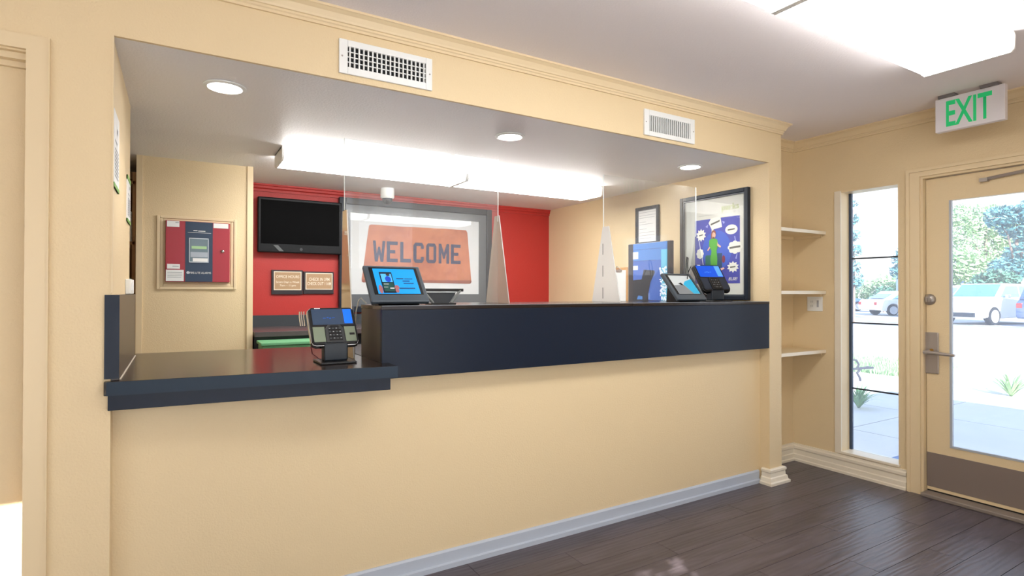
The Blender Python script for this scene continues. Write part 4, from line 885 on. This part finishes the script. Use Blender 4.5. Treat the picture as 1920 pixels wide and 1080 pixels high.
# ---- trees
def leaves(blobs, n, size, seed):
    rr = random.Random(seed); mb = MB(); tot = sum(b[3]*b[3] for b in blobs)
    for (cx, cy, cz, r, *sq) in blobs:
        s_ = sq[0] if sq else 1.0
        for i in range(int(n*r*r/tot)):
            while True:
                d = V((rr.uniform(-1, 1), rr.uniform(-1, 1), rr.uniform(-1, 1)))
                if .2 < d.length < 1: break
            q = V((cx, cy, cz))+V((d.x, d.y, d.z*s_))*r*(d.length**-.25)
            a = V((rr.gauss(0, 1), rr.gauss(0, 1), rr.gauss(0, 1))).normalized(); b = a.orthogonal().normalized(); e = size*rr.uniform(.6, 1.3)
            mb.add([q-a*e, q+b*e*.45, q+a*e, q-b*e*.45], [(0, 1, 2, 3)])
    return mb
def tree(pos, h, tr, blobs, n, size, leafm, label, seed):
    t = thing('tree', pos, label, 'tree', None); p = V(pos)
    bl = [(p.x+b[0], p.y+b[1], p.z+b[2])+tuple(b[3:]) for b in blobs]
    MB().tube([p+V((0, 0, -.02)), p+V((.04*h*.3, 0, h*.3)), p+V((0, .05, h*.62)), p+V((0, 0, h*.9))], [tr, tr*.8, tr*.55, tr*.15], 8).build('trunk', mat('bark', (128, 112, 104), .8, bump=.4, bscale=20), t, smooth=True)
    br = MB()
    for b in bl[:5]: br.tube([p+V((0, 0, h*.35)), (p+V((0, 0, h*.55))+V(b[:3]))/2, V(b[:3])], [tr*.45, tr*.3, tr*.1], 6)
    br.build('branches', mat('bark', (128, 112, 104)), t)
    lf = leaves(bl, n, size, seed).build('foliage', leafm, t); lf['kind'] = 'stuff'
    return t
def leafmat(name, rgb):
    m = mat(name, rgb, .6, var=.25, vscale=1.5)
    return m
LA = leafmat('leaf_pale_green', (168, 196, 150)); LBl = leafmat('leaf_blue_green', (92, 146, 152)); LD = leafmat('leaf_deep_green', (84, 130, 110))  # pale green has overexposed haze mixed into its colour
tree(along(px(1600), 25), 5.6, .07, [(0, 0, 1.9, .42), (-.1, .05, 2.5, .38), (.05, -.05, 3.2, .3), (0, 0, 3.9, .28), (.05, 0, 4.6, .24), (0, 0, 5.3, .2), (-.5, .3, 2.2, .5)], 900, .11, LBl, 'slender tall tree at the left of the narrow window', 1)
tree(along(px(1690), 27), 3.6, .06, [(0, 0, 2.9, .4), (-.15, .1, 2.4, .34), (.1, 0, 3.2, .3), (.3, -.2, 2.2, .5)], 700, .12, LBl, 'small tree half hidden by the narrow window right edge', 2)
tree(along(px(1657), 38), 1.7, .05, [(0, 0, 1.0, .75), (.5, -.3, .8, .6), (-.6, .4, .6, .5)], 800, .14, LD, 'round dark bush behind the cars in the narrow window', 3)
tree(along(px(1788), 42), 4.2, .12, [(0, 0, 3.2, 1.5), (-1.0, .6, 2.6, 1.2), (.9, -.5, 3.6, 1.1)], 2200, .2, LA, 'pale tree at the left of the door glass, behind a house', 4)
tree(along(px(1850), 46), 8.6, .2, [(0, 0, 7.2, 1.5), (1.6, -1, 6.4, 1.4), (-1.5, 1, 6.0, 1.3), (.6, -.3, 4.6, 1.5), (-.6, .4, 3.4, 1.4), (2.6, -1.5, 4.8, 1.6), (-2.0, 1.2, 7.8, 1.0)], 5200, .2, LA, 'large pale leafy tree in the middle of the door glass', 5)
tree(along(px(1908), 34), 6.9, .16, [(0, 0, 5.6, 1.1), (.8, -.5, 6.2, .9), (-1.0, .6, 5.9, .7), (.4, -.2, 3.4, 1.1), (-.6, .4, 2.6, .9), (1.5, -.9, 4.4, 1.2)], 3600, .18, LBl, 'blue-green tree at the upper right of the door glass', 6)
tree(along(px(1846), 31), 2.5, .08, [(0, 0, 1.9, .55), (.6, -.35, 2.1, .55), (-.5, .3, 1.6, .4), (1.2, -.7, 2.0, .5)], 1500, .14, LD, 'low dark shrubs right above the white car roof', 7)
tree(along(px(1700), 60), 4.2, .12, [(0, 0, 2.4, 1.6), (-2.2, 1.3, 1.8, 1.5), (2.2, -1.3, 2.6, 1.6), (-4.4, 2.6, 1.5, 1.4)], 2600, .24, LA, 'far pale tree line beyond the car park', 8)

# house beyond the cars
hp = along(px(1800), 52)
ho = thing('house', hp, 'pale blue-grey house with a low roof beyond the car park', 'building')
HM = Matrix(((.857, .514, 0, hp.x), (-.514, .857, 0, hp.y), (0, 0, 1, hp.z), (0, 0, 0, 1)))
MB(HM).box(-3.2, 1.6, 0, 4, -.01, 3.6).build('wall', mat('house_blue', (176, 196, 222), .8), ho)
MB(HM).prism([(-3.6, -.4, 3.5), (2.0, -.4, 3.5), (2.0, 4.4, 3.5), (-3.6, 4.4, 3.5)], (0, 0, .12)).build('eaves', mat('eave_blue', (150, 168, 196), .8), ho)
MB(HM).prism([(-3.6, -.4, 3.62), (-3.6, 4.4, 3.62), (-3.6, 2, 4.8)], (5.6, 0, 0)).build('roof', mat('roof_blue', (168, 184, 208), .8), ho)
for x in (-2.2, -.4): MB(HM).box(x, x+.9, -.03, .02, 1.4, 2.6).build('window', GLASSC, ho)

# vine added out of view, with gaps cut to dapple sun on the floor
def dapple_vine():
    t = thing('dapple_vine', (-.5, -2.5, 2.6), 'unseen vine added over the porch roof opening to dapple the sun', 'vine'); rr = random.Random(5); mb = MB()
    HOLES = [(1.855, 1.902, 0.043, 0.020), (2.062, 1.910, 0.046, 0.026), (2.011, 1.843, 0.058, 0.021), (2.042, 1.773, 0.017, 0.020), (2.375, 1.935, 0.017, 0.018), (2.544, 1.878, 0.013, 0.013), (2.292, 1.718, 0.012, 0.015), (2.002, 1.983, 0.012, 0.013), (1.903, 1.845, 0.028, 0.016), ]
    for i in range(22000):
        x = rr.uniform(HX0-.12, HX1+.12); y = rr.uniform(HY0-.12, HY1+.12); z = rr.uniform(2.61, 2.69)
        a = V((rr.gauss(0, 1), rr.gauss(0, 1), rr.gauss(0, .35))).normalized(); b = V((0, 0, 1)).cross(a).normalized(); e = rr.uniform(.018, .03)
        s_ = z/-SUN_T.z; fx, fy = x+SUN_T.x*s_, y+SUN_T.y*s_          # where its shadow meets the floor
        if any(((fx-hx)/(ra+.014))**2+((fy-hy)/(rb+.014))**2 < 1 for hx, hy, ra, rb in HOLES): continue
        c = V((x, y, z)); mb.add([c-a*e, c+b*e*.7, c+a*e, c-b*e*.7], [(0, 1, 2, 3)])
    f = mb.build('foliage', LD, t); f['kind'] = 'stuff'
    MB().tube([(HX0-.1, HY0-.05, 2.615), (-.5, HY0-.08, 2.63), (HX1+.1, HY0-.05, 2.615)], .012, 6).build('stem', mat('bark', (128, 112, 104)), t)
dapple_vine()
